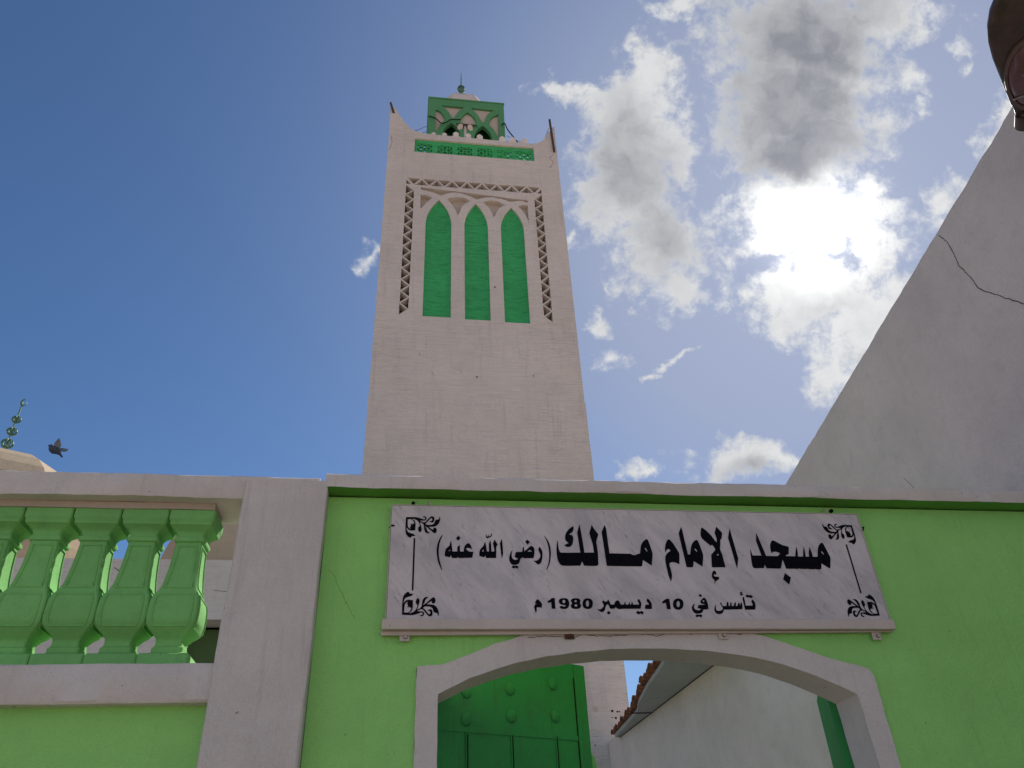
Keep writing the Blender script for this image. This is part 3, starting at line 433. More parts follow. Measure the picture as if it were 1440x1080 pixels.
for i, (x, z) in enumerate(((.012, 2.452), (.716, 2.459), (1.410, 2.457), (2.140, 2.453))):
    q = MB(); q.box(x - .021, x + .021, -.022, -.0165, z - .016, z + .021)
    t = q.build('bracket', M['frame'] if i != 1 else M['rust'], sg, bevel=.001)
    if i == 1: t['label'] = 'rust stained bracket'
    q = MB(); q.tube([(x + .004, -.0225, z), (x + .004, -.029, z)], .0085, 14); q.tube([(x + .004, -.0295, z), (x + .004, -.0305, z)], .0055, 12, mi=1)
    q.build('screw', [M['steel'], M['frame']] if i != 1 else [M['rust'], M['rust']], t, smooth=True)
def lettering(nm, data, lab=None):
    q = MB()
    for loops in data:
        L = [smooth_loop(l) for l in loops]
        q.plate(L[0], L[1:], -.0418, -.0405)
    o = q.build(nm, M['ink'], sg)
    if lab: o['label'] = lab
lettering('lettering', TITLE, 'large black title lettering')
lettering('lettering', SMALL, 'smaller black words in brackets')
lettering('lettering', DATE, 'black founding date line with 10 and 1980')
for fx in (0, 1):
    for fz in (0, 1):
        mx = (lambda x: 2.1705 - x) if fx else (lambda x: x)
        mz = (lambda z: 5.5275 - z) if fz else (lambda z: z)
        d = [[[(mx(p[0]), mz(p[1]), p[2]) for p in l] for l in loops] for loops in ORN]
        q = MB()
        for loops in d: L = [smooth_loop(l) for l in loops]; q.plate(L[0], L[1:], -.0418, -.0405)
        q.build('corner_ornament', M['ink'], sg)
for x in (.0385, 2.1135):
    q = MB(); q.box(x - .0036, x + .0036, -.0418, -.0405, 2.646, 2.886); q.build('side_line', M['ink'], sg)

# ------------------------------------------------------------------ balustrade
bt = thing('balustrade_wall', (-2.4, .05, 0), 'green wall with white rails, a row of green balusters and a white end pillar', 'balustrade')
X0 = -6.4
q = MB(); q.box(X0, -.72, .0, .16, 0, 2.2); q.build('base_wall', M['lime'], bt)
q = MB()
q.beam(X0, -.726, [(-.058, 2.196), (-.064, 2.206), (-.064, 2.330), (-.056, 2.342), (.20, 2.342), (.21, 2.196)], amp=.0035, step=.035, seed=12)
q.build('plinth_beam', M['trim'], bt, smooth=True)
q = MB()
q.beam(X0, -.40, [(-.070, 3.052), (-.074, 3.062), (-.074, 3.154), (-.066, 3.162), (.06, 3.150), (.20, 3.140), (.21, 3.052)], amp=.0045, step=.035, seed=14)
q.build('top_rail', M['trim'], bt, smooth=True)
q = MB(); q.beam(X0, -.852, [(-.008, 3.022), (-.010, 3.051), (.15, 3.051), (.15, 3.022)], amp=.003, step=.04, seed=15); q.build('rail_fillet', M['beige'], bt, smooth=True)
q = MB(); q.beam(0, 3.136, [(-.722, -.086), (-.716, -.092), (-.372, -.092), (-.3625, -.086), (-.3625, .20), (-.722, .20)], amp=.0035, step=.05, axis='z', seed=17)
q.build('pillar', M['wall_white'], bt, smooth=True)
def wob(x): return .0
# square vase baluster
BP = [(.0985, 2.342), (.0985, 2.392), (.094, 2.398), (.070, 2.402), (.061, 2.412), (.061, 2.430), (.054, 2.436), (.051, 2.452), (.054, 2.468), (.060, 2.474), (.064, 2.482),
      (.080, 2.498), (.0955, 2.522), (.0985, 2.545), (.0988, 2.580), (.0975, 2.612), (.092, 2.636), (.079, 2.662), (.0695, 2.692), (.0635, 2.74), (.0585, 2.80), (.0555, 2.862), (.0555, 2.884),
      (.063, 2.888), (.066, 2.897), (.0635, 2.906), (.057, 2.910), (.058, 2.922), (.066, 2.938), (.080, 2.950), (.089, 2.957), (.0915, 2.974), (.0955, 2.980), (.097, 2.986), (.097, 3.0215)]
YC = .098
bal = MB(); n = len(BP)
def ring(h, z, cx):
    c = min(.006, h * .1)
    return [(cx-h+c, YC-h, z), (cx+h-c, YC-h, z), (cx+h, YC-h+c, z), (cx+h, YC+h-c, z), (cx+h-c, YC+h, z), (cx-h+c, YC+h, z), (cx-h, YC+h-c, z), (cx-h, YC-h+c, z)]
vs = [p for h, z in BP for p in ring(h, z, 0)]
bal.add(vs, [(i*8+k, i*8+(k+1) % 8, (i+1)*8+(k+1) % 8, (i+1)*8+k) for i in range(n-1) for k in range(8)] + [tuple(range(8)), tuple(range((n-1)*8, n*8))])
def hw(z):
    for (h0, z0), (h1, z1) in zip(BP[:-1], BP[1:]):
        if z0 <= z <= z1 and z1 > z0: return h0 + (h1-h0)*(z-z0)/(z1-z0)
    return .06
def trim_panel(z0, z1, ins, side):
    # raised bead outlining a sunken panel, following the profile
    zs = [z0 + (z1-z0)*i/10 for i in range(11)]; path = []
    for z in zs: path.append((-(hw(z) - ins), z))
    path += [((hw(z) - ins), z) for z in reversed(zs)]
    pts = []
    for x, z in path + [path[0]]:
        h = hw(z) + .0006
        pts.append({0: (x, YC - h, z), 1: (h, YC + x, z), 2: (-h, YC + x, z)}[side])
    bal.tube(pts, .0046, 6)
for sd in (0, 1, 2):
    trim_panel(2.675, 2.868, .017, sd); trim_panel(2.510, 2.640, .022, sd)
b0 = bal.build('baluster', M['baluster'], bt, smooth=True)
base_loc = b0.location.copy()
cx = -.945; first = True
for i in range(27):
    o = b0 if first else b0.copy()
    if not first: COL.objects.link(o); o.parent = bt
    o.location = base_loc + Vector((cx + random.uniform(-.0012, .0012), random.uniform(-.002, .002), 0)); cx -= .1992; first = False
    o.rotation_euler = (0, 0, 0)

# ------------------------------------------------------------------ minaret
TX0, TX1, TY = -.872, 3.640, 10.0
DEP = TX1 - TX0
mn = thing('minaret', ((TX0+TX1)/2, TY + DEP/2, 0), 'tall square white minaret with three green pointed niches and a green lantern on top', 'minaret')
def pointed(cx, hwid, z0, zs, zt, n=9):
    L = [(cx - hwid, z0)]
    for i in range(n + 1):
        t = i / n; a = t * PI * .5
        L.append((cx - hwid * (1 - t**1.25 * .98) if i < n else cx, zs + (zt - zs) * math.sin(a) ** .9))
    R = [(2*cx - x, z) for x, z in reversed(L[:-1])]
    return L + R
def pointed2(cx, w_, z0, zs, zt, n=10):
    # two circular arcs meeting in a point
    H = zt - zs; R = (H*H + w_*w_) / (2*w_)
    L = [(cx - w_, z0)]
    for i in range(n + 1):
        z = H * i / n; x = R - math.sqrt(max(R*R - z*z, 0)); L.append((cx - w_ + x, zs + z))
    return L + [(2*cx - x, z) for x, z in reversed(L[:-1])]
wins = [pointed2(.480, .313, 12.405, 15.30, 16.165), pointed2(1.400, .290, 12.375, 15.28, 16.130), pointed2(2.297, .288, 12.350, 15.27, 16.075)]
# zigzag coffers: triangles cut through the face plate
ZX0, ZX1, ZT, ZB, BW = -.352, 3.112, 16.90, 12.40, .235
tri = []; npd = 9; pw = (ZX1 - ZX0) / npd; e = .021
for i in range(npd):
    a = ZX0 + i * pw
    # down pointing coffer
    tri.append([(a + e*1.4, ZT), (a + pw - e*1.4, ZT), (a + pw/2, ZT - BW + e)])
    if i < npd - 1: tri.append([(a + pw - pw/2 + e*1.4, ZT - BW), (a + pw, ZT - e - .012), (a + pw + pw/2 - e*1.4, ZT - BW)])
def side_tri(x0, x1, inner_left):
    out = []; z = ZT - BW - .02; nn = 12; ph = (z - ZB) / nn
    for i in range(nn):
        a = z - i * ph; xo, xi = (x0, x1)
        out.append([(xo, a - e), (xo, a - ph + e), (xi - (e if xi > xo else -e), a - ph/2)])
        if i < nn - 1: out.append([(xi, a - ph/2 - e), (xi, a - ph*1.5 + e), (xo + (e if xi > xo else -e), a - ph)])
    return out
tri += side_tri(ZX0, ZX0 + .20, True); tri += side_tri(ZX1, ZX1 - .20, False)
tri += [[(ZX0, ZT - .065), (ZX0, ZT - BW + .012), (ZX0 + .125, ZT - BW + .012)], [(ZX1, ZT - .065), (ZX1, ZT - BW + .012), (ZX1 - .125, ZT - BW + .012)]]
tri = [[(p[0] + noise.noise(Vector((p[0]*9, p[1]*9, 1)))*.012, p[1] + noise.noise(Vector((p[0]*9, p[1]*9, 6)))*.012) for p in t] for t in tri]
spans = [smooth_loop(l[0]) for l in SPAN]
# lattice panel opening
PX0, PX1, PZ0, PZ1 = -.19, 3.0, 17.93, 18.47
faceo = [(TX0, 8.0), (TX0, 18.2), (TX0 - .02, 19.78)]
horn = [(-.85, 19.80), (-.77, 19.70), (-.70, 19.53), (-.623, 19.36), (-.53, 19.18), (-.417, 19.0), (-.30, 18.86), (-.171, 18.76), (-.06, 18.74), (0, 18.70)]
hornr = [(2.80, 18.64), (2.985, 18.645), (3.10, 18.69), (3.207, 18.75), (3.30, 18.86), (3.40, 19.06), (3.49, 19.20), (3.56, 19.42), (3.64, 19.46), (TX1, 18.2), (TX1, 8.0)]
faceo = faceo + horn + hornr
holes = wins + tri + spans + [[(PX0, PZ0), (PX0, PZ1), (PX1, PZ1), (PX1, PZ0)]]
q = MB(); q.plate(faceo, holes, TY, TY + .22)
r_ = random.Random(5)
for (x, z) in ((.12, 11.4), (.4, 10.9), (1.0, 11.0), (2.6, 10.95), (1.3, 9.9), (2.2, 9.4), (1.9, 9.1), (.7, 9.2)):
    q.ribbon([(x, z), (x + r_.uniform(-.04, .04), z - .05), (x + r_.uniform(-.06, .06), z - .09)], .005, TY - .002, 1, seed=int(x*10))
q.ribbon([(-.84, 17.9), (-.78, 18.25), (-.82, 18.5)], .007, TY - .002, 1, seed=3)
q.ribbon([(3.4, 17.7), (3.52, 17.95), (3.42, 18.1), (3.55, 18.3)], .007, TY - .002, 1, seed=4)
q.build('face', [M['tower'], M['dark']], mn)
# recess backs
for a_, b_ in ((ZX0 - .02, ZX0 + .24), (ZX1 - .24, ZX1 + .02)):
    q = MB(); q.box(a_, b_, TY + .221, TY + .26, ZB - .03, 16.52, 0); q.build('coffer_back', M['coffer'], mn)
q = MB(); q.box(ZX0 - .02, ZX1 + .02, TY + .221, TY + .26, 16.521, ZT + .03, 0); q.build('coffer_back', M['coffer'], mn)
q = MB()
for sp in spans:
    cxs = sum(p[0] for p in sp)/len(sp); czs = sum(p[1] for p in sp)/len(sp)
    q.plate([(cxs + (p[0]-cxs)*.999, czs + (p[1]-czs)*.999) for p in sp], [], TY + .13, TY + .15)
q.build('arch_spandrel', M['spandrel'], mn)
for k, (L, wi) in enumerate(zip(wins, (.313, .290, .288))):
    cxw = L[0][0] + wi; q = MB(); zt = max(p[1] for p in L); nseg = 14
    # green concave niche lining, half elliptical in plan
    rows = [L[0][1] + (zt - L[0][1]) * (1 - (1 - j/26)**1.3) for j in range(27)]
    vs = []
    for z in rows:
        half = wi
        zs = 15.29
        if z > zs:
            H = zt - zs; R = (H*H + wi*wi)/(2*wi); half = max(.004, wi - (R - math.sqrt(max(R*R - (z-zs)**2, 0))))
        for j in range(nseg + 1):
            a = PI * j / nseg
            vs.append((cxw - half*.9985*math.cos(a), TY + .05 + .10*math.sin(a)*(half/wi), z))
    mm = nseg + 1
    q.add(vs, [(i*mm+j, i*mm+j+1, (i+1)*mm+j+1, (i+1)*mm+j) for i in range(26) for j in range(nseg)])
    q.add([(L[0][0], TY+.02, L[0][1]+.002), (L[0][0]+2*wi, TY+.02, L[0][1]+.002), (L[0][0]+2*wi, TY+.4, L[0][1]+.002), (L[0][0], TY+.4, L[0][1]+.002)], [(0, 1, 2, 3)])
    q.build('window_niche', M['niche'], mn, smooth='all')
# shaft behind the face, other three sides, terrace
q = MB()
q.box(TX0 + .001, TX0 + .22, TY + .2205, TY + DEP, 8.0, 18.7); q.box(TX1 - .22, TX1 - .001, TY + .2205, TY + DEP, 8.0, 18.7); q.box(TX0 + .2205, TX1 - .2205, TY + DEP - .22, TY + DEP, 8.0, 17.7)
q.box(TX0 + .2205, TX1 - .2205, TY + .27, TY + DEP - .2205, 17.45, 17.70)
q.build('shaft_side', M['tower'], mn)
for (x, y) in ((TX0, TY + DEP - .25), (TX1 - .3, TY + DEP - .25)):
    q = MB(); q.plate([(x, 18.7), (x + .02, 19.6), (x + .28, 19.4), (x + .3, 18.7)], [], y, y + .24); q.build('rear_horn', M['tower'], mn)
q = MB(); q.beam(0, 10.27, [(TX0 - .004, TY - .006), (TX1 + .014, TY - .006), (TX1 + .014, TY + DEP), (TX0 - .004, TY + DEP)], amp=.008, step=.3, axis='z', seed=31); q.build('shaft', M['tower'], mn)
q = MB(); q.box(TX0 - .18, TX1 + .18, TY - .03, TY + DEP + .15, 0, 5.3)
for (x, z, rx_, rz_, mi_) in HOLES:
    q.add([(x + rx_*math.cos(t)*(1 + .25*math.sin(3*t)), TY - .033, z + rz_*math.sin(t)) for t in [2*PI*j/9 for j in range(9)]], [tuple(range(9))], mi_)
q.build('shaft_base', [M['tower'], M['dark'], M['beige']], mn)
# pierced green lattice: six rosettes between rails
q = MB(); y0, y1 = TY + .05, TY + .12
q.box(PX0 + .001, PX1 - .001, y0, y1, PZ1 - .13, PZ1 - .001); q.box(PX0 + .001, PX1 - .001, y0, y1, PZ0 + .001, PZ0 + .045)
cw = (PX1 - PX0) / 6; zc = (PZ0 + .045 + PZ1 - .13) / 2; zh = (PZ1 - .13 - PZ0 - .045) / 2 - .001
for i in range(6):
    xc = PX0 + cw * (i + .5); hwid = cw * .36
    q.box(PX0 + cw*i + .0015, xc - hwid, y0, y1, PZ0 + .0455, PZ1 - .1305); q.box(xc + hwid, PX0 + cw*(i+1) - .0015, y0, y1, PZ0 + .0455, PZ1 - .1305)
    def bar(a, b, t):
        d = Vector((b[0]-a[0], b[1]-a[1])); nn = Vector((-d.y, d.x)).normalized() * t
        q.plate([(a[0]+nn.x, a[1]+nn.y), (b[0]+nn.x, b[1]+nn.y), (b[0]-nn.x, b[1]-nn.y), (a[0]-nn.x, a[1]-nn.y)], [], y0 + .004, y1 - .004)
    bar((xc-hwid, zc-zh), (xc+hwid, zc+zh), .019); bar((xc-hwid, zc+zh), (xc+hwid, zc-zh), .019)
    for sx in (-1, 1):
        bar((xc + sx*hwid, zc), (xc, zc+zh), .015); bar((xc + sx*hwid, zc), (xc, zc-zh), .015)
q.build('lattice_panel', M['niche'], mn)
# merlons along the parapet
for i, x in enumerate([-.06, .30, .59, .90, 1.23, 1.54, 2.16, 2.45, 2.76]):
    q = MB(); k = .8 if i < 3 else 1.0
    zb = 18.66 + (.02 if x < 1 else 0)
    sh = [(-.12, -.02), (-.10, .035), (-.055, .05), (-.05, .085), (-.085, .12), (-.07, .165), (0, .225), (.07, .165), (.085, .12), (.05, .085), (.055, .05), (.10, .035), (.12, -.02)]
    q.plate([(x + a*k, zb + b*(1.0 if i > 2 else .45 + .1*i)) for a, b in sh], [], TY + .012, TY + .15); q.build('merlon', M['tower_flat'], mn)
for (x, z0, z1, dx) in ((-.80, 19.45, 19.86, -.10), (3.56, 18.35, 19.72, -.04)):
    q = MB(); q.box(x - .025, x + .025, TY - .05, TY - .003, z0, z1)
    for i, v in enumerate(q.v):
        t = (v[2]-z0)/(z1-z0); q.v[i] = (v[0] + dx*t, v[1], v[2])
    q.build('corner_batten', M['wood'], mn)
# lantern
LX0, LX1, LY, LZ0, LZ1 = .15, 2.43, 11.12, 17.7, 21.84
cxl = (LX0+LX1)/2; cyl = LY + (LX1-LX0)/2
ln = MB(); wL = LX1 - LX0
hb = 20.0
lo = [pointed2(.84, .255, 17.9, 20.18, 20.745), pointed2(1.77, .258, 17.9, 20.16, 20.735)]
S_ = lambda L: smooth_loop(L, 4)
rec = [S_([(1.31, 21.31), (1.19, 21.14, 1), (1.10, 20.89, 1), (1.16, 20.78), (1.235, 20.66, 1), (1.31, 20.46), (1.38, 20.66, 1), (1.50, 20.78), (1.58, 20.82, 1), (1.53, 21.04, 1), (1.44, 21.2, 1)]),
       S_([(.52, 21.54), (1.215, 21.54), (1.04, 21.30, 1), (.92, 20.98), (.86, 20.97), (.76, 21.22, 1), (.64, 21.42, 1)]),
       S_([(1.41, 21.54), (2.12, 21.52), (1.92, 21.28, 1), (1.82, 20.91), (1.75, 20.88), (1.66, 21.15, 1), (1.54, 21.38, 1)]),
       S_([(.365, 21.32), (.52, 21.22, 1), (.64, 20.94, 1), (.66, 20.85), (.53, 20.68, 1), (.36, 20.18)]),
       S_([(2.255, 21.34), (2.245, 20.2), (2.19, 20.36, 1), (2.07, 20.64, 1), (1.96, 20.82), (2.0, 21.06, 1), (2.10, 21.22, 1)])]
fo = [(LX0, LZ0), (LX0, LZ1), (LX1, LZ1), (LX1, LZ0)]
q = MB(); q.plate(fo, lo + rec, LY, LY + .14); q.build('lantern_face', M['lantern'], mn)
for rc in rec:
    mx_, mz_ = sum(p[0] for p in rc)/len(rc), sum(p[1] for p in rc)/len(rc)
    q = MB(); q.plate([(mx_ + (p[0]-mx_)*.998, mz_ + (p[1]-mz_)*.998) for p in rc], [], LY + .07, LY + .1); q.build('lantern_recess', M['spandrel'], mn)
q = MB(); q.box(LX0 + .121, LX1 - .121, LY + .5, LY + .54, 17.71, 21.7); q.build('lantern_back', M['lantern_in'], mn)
q = MB(); q.box(LX0, LX0 + .12, LY + .1405, LY + wL, LZ0, LZ1); q.box(LX1 - .12, LX1, LY + .1405, LY + wL, LZ0, LZ1); q.box(LX0 + .121, LX1 - .121, LY + wL - .12, LY + wL, LZ0, LZ1)
q.box(LX0 - .02, LX1 + .02, LY - .02, LY + wL + .02, LZ1 + .001, LZ1 + .05); q.build('lantern_side', M['lantern'], mn)
q = MB(); q.lathe([(1.0, 21.9), (.97, 22.4), (.86, 22.7), (.64, 23.0), (.34, 23.24), (.08, 23.38), (.01, 23.4)], (cxl - .04, cyl, 0), 8, rot=PI/8); dm = q.build('lantern_dome', M['tower'], mn)
sp = MB(); sx, sy = cxl - .07, cyl
sp.lathe([(.07, 23.15), (.04, 23.5), (.09, 23.7), (.03, 23.8), (.02, 24.0), (.02, 24.6), (.008, 24.98)], (sx, sy, 0), 10)
for k in range(8):
    a = PI * k / 8
    sp.tube([(sx + .12*math.cos(t)*math.cos(a), sy + .12*math.cos(t)*math.sin(a), 24.08 + .13*math.sin(t)) for t in [2*PI*j/16 for j in range(17)]], .012, 5)
    sp.tube([(sx + .10*math.cos(t)*math.cos(a), sy + .10*math.cos(t)*math.sin(a), 23.72 + .12*math.sin(t)) for t in [2*PI*j/16 for j in range(17)]], .009, 5)
sp.build('spire', M['teal'], mn, smooth=True)
# loudspeaker on its bracket, wires
ls = thing('loudspeaker', (1.165, TY + .2, 18.7), 'small pale loudspeaker crossbar on a post behind the minaret parapet', 'loudspeaker')
q = MB(); q.box(1.135, 1.195, TY + .17, TY + .23, 18.6, 19.43); q.build('post', M['frame'], ls)
q = MB(); q.box(.93, 1.40, TY + .15, TY + .25, 19.38, 19.46); q.build('crossbar', M['wood'], ls, bevel=.01)
q = MB(); q.tube([(1.02, TY+.12, 19.27), (1.07, TY+.2, 19.31)], [.09, .04], 12); q.build('horn', M['frame'], ls)
q = MB(); q.tube([(1.3, TY+.12, 19.27), (1.25, TY+.2, 19.31)], [.09, .04], 12); q.build('horn', M['frame'], ls)
def wire(nm, lab, pts, r, mat, grp=None):
    P = []; pts = [Vector(p) for p in pts]
    for i in range(len(pts) - 1):
        p0 = pts[max(i-1, 0)]; p1 = pts[i]; p2 = pts[i+1]; p3 = pts[min(i+2, len(pts)-1)]
        for k in range(6):
            t = k/6; P.append(.5*((2*p1) + (p2-p0)*t + (2*p0-5*p1+4*p2-p3)*t*t + (3*p1-p0-3*p2+p3)*t**3))
    P.append(pts[-1]); q = MB(); q.tube(P, r, 5); return tag(q.build(nm, mat, smooth=True), lab, 'cable' if 'cable' in nm else 'wire', grp)
wire('cable', 'black cable looping across the left side of the green lantern', [(.16, 11.09, 20.93), (.36, 11.08, 20.85), (.53, 11.05, 20.60), (.69, 11.05, 20.66), (.83, 11.06, 20.82), (1.11, 11.08, 20.88)], .016, M['dark'])
wire('cable', 'black cable sagging behind the loudspeaker to the right arch', [(.98, 11.08, 20.68), (1.28, 11.05, 20.64), (1.60, 11.08, 20.64)], .016, M['dark'])
wire('cable', 'black cable curling down the right corner of the green lantern', [(2.33, 11.09, 20.80), (2.40, 11.05, 20.84), (2.43, 11.0, 20.72), (2.47, 10.8, 20.2), (2.60, 10.3, 19.1), (2.64, 10.14, 18.72)], .018, M['dark'])
for k in range(2):
    wire('wire', ['thin upper wire', 'thin lower wire'][k] + ' from the left horn of the minaret to the lantern', [(-.75, 10.1, 19.55 - .12*k), (-.4, 10.4, 19.25 - .16*k), (.14, 11.0, 20.35 - .25*k)], .006, M['dark'])
    wire('wire', ['thin upper wire', 'thin lower wire'][k] + ' from the right horn of the minaret to the lantern', [(3.5, 10.1, 19.5 - .12*k), (3.2, 10.4, 19.05 - .12*k), (2.45, 11.0, 20.2 - .25*k)], .006, M['dark'])

# ------------------------------------------------------------------ side building with canopy
sb = thing('side_building', (5.4, 3.5, 0), 'tall off white rendered building with a sloping top edge and a cracked side wall', 'building')
top = [(-1.9, 5.41), (-.942, 5.236), (2.565, 4.580), (4.0, 4.29), (6.0, 3.93), (8.0, 3.70), (9.96, 3.66)]
td = []
for (a, b) in zip(top[:-1], top[1:]):
    nn = max(2, int((b[0]-a[0]) / .045))
    for k in range(nn):
        y = a[0] + (b[0]-a[0])*k/nn; td.append((y, a[1] + (b[1]-a[1])*k/nn + noise.noise(Vector((y*6, 3, 0)))*.009 + noise.noise(Vector((y*23, 1, 0)))*.006))
td.append(top[-1])
fnx = lambda a, y, z: (y, a, z)
q = MB(); q.plate([(-1.9, 0)] + td + [(9.96, 0)], [], 3.40, 3.62, fn=fnx)
q.ribbon([(-.085, 5.05), (-.125, 4.95), (-.13, 4.86), (-.125, 4.74), (-.165, 4.60), (-.177, 4.50), (-.235, 4.42), (-.30, 4.33), (-.391, 4.20), (-.5, 4.1), (-.66, 4.0)], .0042, 3.3985, 1, normal='x', seed=22)
q.ribbon([(1.05, 3.85), (.98, 3.72), (.85, 3.6), (.80, 3.45)], .0018, 3.3985, 1, normal='x', seed=23)
q.build('side_wall', [M['side'], M['dark']], sb)
q = MB(); q.box(3.621, 8.5, -1.9, -1.7, 0, 5.2); q.box(3.621, 8.5, 9.76, 9.96, 0, 3.6); q.box(8.3, 8.5, -1.699, 9.759, 0, 3.5); q.build('outer_wall', M['side'], sb)
q = MB(); q.add([(3.6205, -1.92, 5.35), (8.6, -1.92, 5.35), (8.6, 9.9, 3.58), (3.6205, 9.9, 3.58), (3.6205, -1.92, 5.25), (8.6, -1.92, 5.25), (8.6, 9.9, 3.48), (3.6205, 9.9, 3.48)],
    [(0, 1, 2, 3), (4, 5, 6, 7), (0, 1, 5, 4), (1, 2, 6, 5), (2, 3, 7, 6), (3, 0, 4, 7)]); q.build('roof', M['beige'], sb)
# ledge of mortar where it meets the coping; dark plate paints the shadowy gap beneath
q = MB(); q.plate([(2.62, 3.24), (3.39, 3.30), (3.39, 3.255), (2.95, 3.232)], [], .24, .34); q.plate([(2.80, 3.15), (2.88, 3.231), (3.395, 3.254), (3.395, 3.15)], [], .30, .33, mi=1)
q.build('mortar_ledge', [M['beige'], M['dark']], sb)
cn = [(3.32, 9.21), (3.27, 8.5), (3.19, 7.42), (3.06, 6.87), (2.92, 5.95), (2.85, 5.27), (2.79, 4.80), (2.76, 4.2)]
q = MB(); zc = 3.6
for a, b in zip(cn[:-1], cn[1:]):
    q.add([(a[0], a[1], zc), (b[0], b[1], zc), (3.398, b[1], zc), (3.398, a[1], zc), (a[0], a[1], zc+.05), (b[0], b[1], zc+.05), (3.398, b[1], zc+.05), (3.398, a[1], zc+.05)], [(0, 1, 2, 3), (4, 5, 6, 7), (0, 1, 5, 4), (1, 2, 6, 5), (2, 3, 7, 6), (3, 0, 4, 7)])
q.box(3.10, 3.396, 7.40, 7.44, 3.592, 3.5995, 1); q.add([(3.380, 4.2, 3.597), (3.399, 4.2, 3.597), (3.399, 9.2, 3.597), (3.380, 9.2, 3.597)], [(0, 1, 2, 3)], 1)
cs = q.build('canopy', [M['soffit'], M['dark']], sb)
y = 4.25; i = 0
def cx_at(y):
    for a, b in zip(cn[:-1], cn[1:]):
        if b[1] <= y <= a[1]: return a[0] + (b[0]-a[0])*(a[1]-y)/(a[1]-b[1])
    return 3.27
while y < 9.2:
    x = cx_at(y); q = MB(); r = .085; dz = random.uniform(-.004, .015); ov = random.uniform(.02, .08); vs = []
    for k in range(9):
        a = PI * k / 8
        for (xx, rr) in ((x - ov, r), (x + .45, r*.85)):
            for ri in (rr, rr - .014): vs.append((xx, y + ri*math.cos(a), zc + .055 + dz + ri*math.sin(a)*.75))
    f = []
    for k in range(8):
        o = k*4; f += [(o, o+4, o+6, o+2), (o+1, o+3, o+7, o+5), (o, o+1, o+5, o+4), (o+2, o+6, o+7, o+3)]
    f += [(0, 2, 3, 1), (32, 33, 35, 34)]
    q.add(vs, f); q.build('roof_tile', M['tile'], cs); y += .19; i += 1

# ------------------------------------------------------------------ street lamp
lp = thing('street_lamp', (3.15, -1.15, 4.8), 'dark brown street lamp head reaching over the street from the side building', 'street lamp')
LS = .846; A = Vector((3.096, -1.185, 4.80)); D = Vector((-.571, -.821, 0))*LS; Nn = Vector((-.821, .571, 0))*LS; U = Vector((0, 0, LS))
prof = [(0, .05), (.06, .062), (.12, .082), (.26, .118), (.40, .153), (.52, .183), (.64, .204), (.74, .209), (.83, .196), (.90, .168), (.95, .128), (.985, .07), (1.0, .01)]
def shell(z_lo, z_hi, sc, q, lo=0, s0=0, s1=1):
    seg = 20; vs = []
    P = [(s, w) for s, w in prof if s0 <= s <= s1]
    for s_, w_ in P:
        for k in range(seg):
            t = 2*PI*k/seg; h = z_hi if math.sin(t) > 0 else z_lo
            vs.append(A + D*s_ + Nn*(w_*sc*math.cos(t)) + U*(h*math.sin(t)*min(1, w_/.12)))
    n = len(P)
    q.add(vs, [(i*seg+k, i*seg+(k+1) % seg, (i+1)*seg+(k+1) % seg, (i+1)*seg+k) for i in range(n-1) for k in range(seg)] + [tuple(range(seg)), tuple(range((n-1)*seg, n*seg))])
q = MB(); shell(.035, .12, 1.0, q); q.build('housing', M['lamp'], lp, smooth='all')
q = MB(); vs = []; seg = 28
def egg(t, k, z): 
    c, s_ = math.cos(t), math.sin(t); a = .27*k; b = (.13 + .03*c)*k
    return A + D*(.34 + a*c) + Nn*(b*s_) + U*z
for k, z in ((1.0, -.028), (1.02, -.045), (.9, -.048), (.88, -.036)):
    vs += [egg(2*PI*j/seg, k, z) for j in range(seg)]
q.add(vs, [(i*seg+j, i*seg+(j+1) % seg, (i+1)*seg+(j+1) % seg, (i+1)*seg+j) for i in range(3) for j in range(seg)]); q.build('lens_rim', M['lamprim'], lp, smooth=True)
q = MB(); vs = []
for k, z in ((.89, -.038), (.8, -.062), (.6, -.08), (.3, -.09), (.02, -.092)):
    vs += [egg(2*PI*j/seg, k, z) for j in range(seg)]
q.add(vs, [(i*seg+j, i*seg+(j+1) % seg, (i+1)*seg+(j+1) % seg, (i+1)*seg+j) for i in range(4) for j in range(seg)]); q.build('lens', M['lampglass'], lp, smooth='all')
q = MB()
for s_ in (.20, .36): q.tube([A + D*s_ + Nn*.09 + U*(-.055), A + D*(s_+.03) + Nn*.05 + U*(-.085), A + D*(s_+.03) - Nn*.05 + U*(-.085), A + D*s_ - Nn*.09 + U*(-.055)], .006, 6)
q.build('lens_clip', M['steel'], lp, smooth=True)
q = MB(); q.tube([A + D*.02, A - D*.06, A + Vector((.10, .06, .0)), A + Vector((.35, .13, .01))], .027, 12); q.build('arm', M['lamprim'], lp, smooth=True)
q = MB(); q.tube([A - D*.0, A - D*.1], .046, 14); q.build('clamp', M['lamp'], lp, smooth=True)

# ------------------------------------------------------------------ prayer hall behind the balustrade
hl = thing('prayer_hall', (-5.6, 12, 0), 'white prayer hall with a gallery and tan faceted domes behind the balustrade', 'building')
q = MB(); q.box(-13, -.9, 10.0, 10.25, 5.66, 6.70); q.ribbon([(-3.2, 6.15), (-2.8, 6.13), (-2.2, 6.17)], .008, 9.998, 1, seed=5); q.ribbon([(-4.9, 6.55), (-4.4, 6.2), (-4.3, 5.9)], .01, 9.998, 1, seed=6)
q.build('parapet', [M['hall'], M['dark']], hl)
q = MB(); q.box(-13, -.9, 10.26, 16, 5.70, 5.95); q.build('roof', M['hall'], hl)
q = MB(); q.box(-13, -3.75, 10.2, 10.4, 0, 5.655); q.build('wall', M['hall'], hl)
q = MB(); q.box(-3.749, -.9, 10.55, 10.8, 0, 5.655); q.build('gallery_wall', M['hall_dark'], hl)
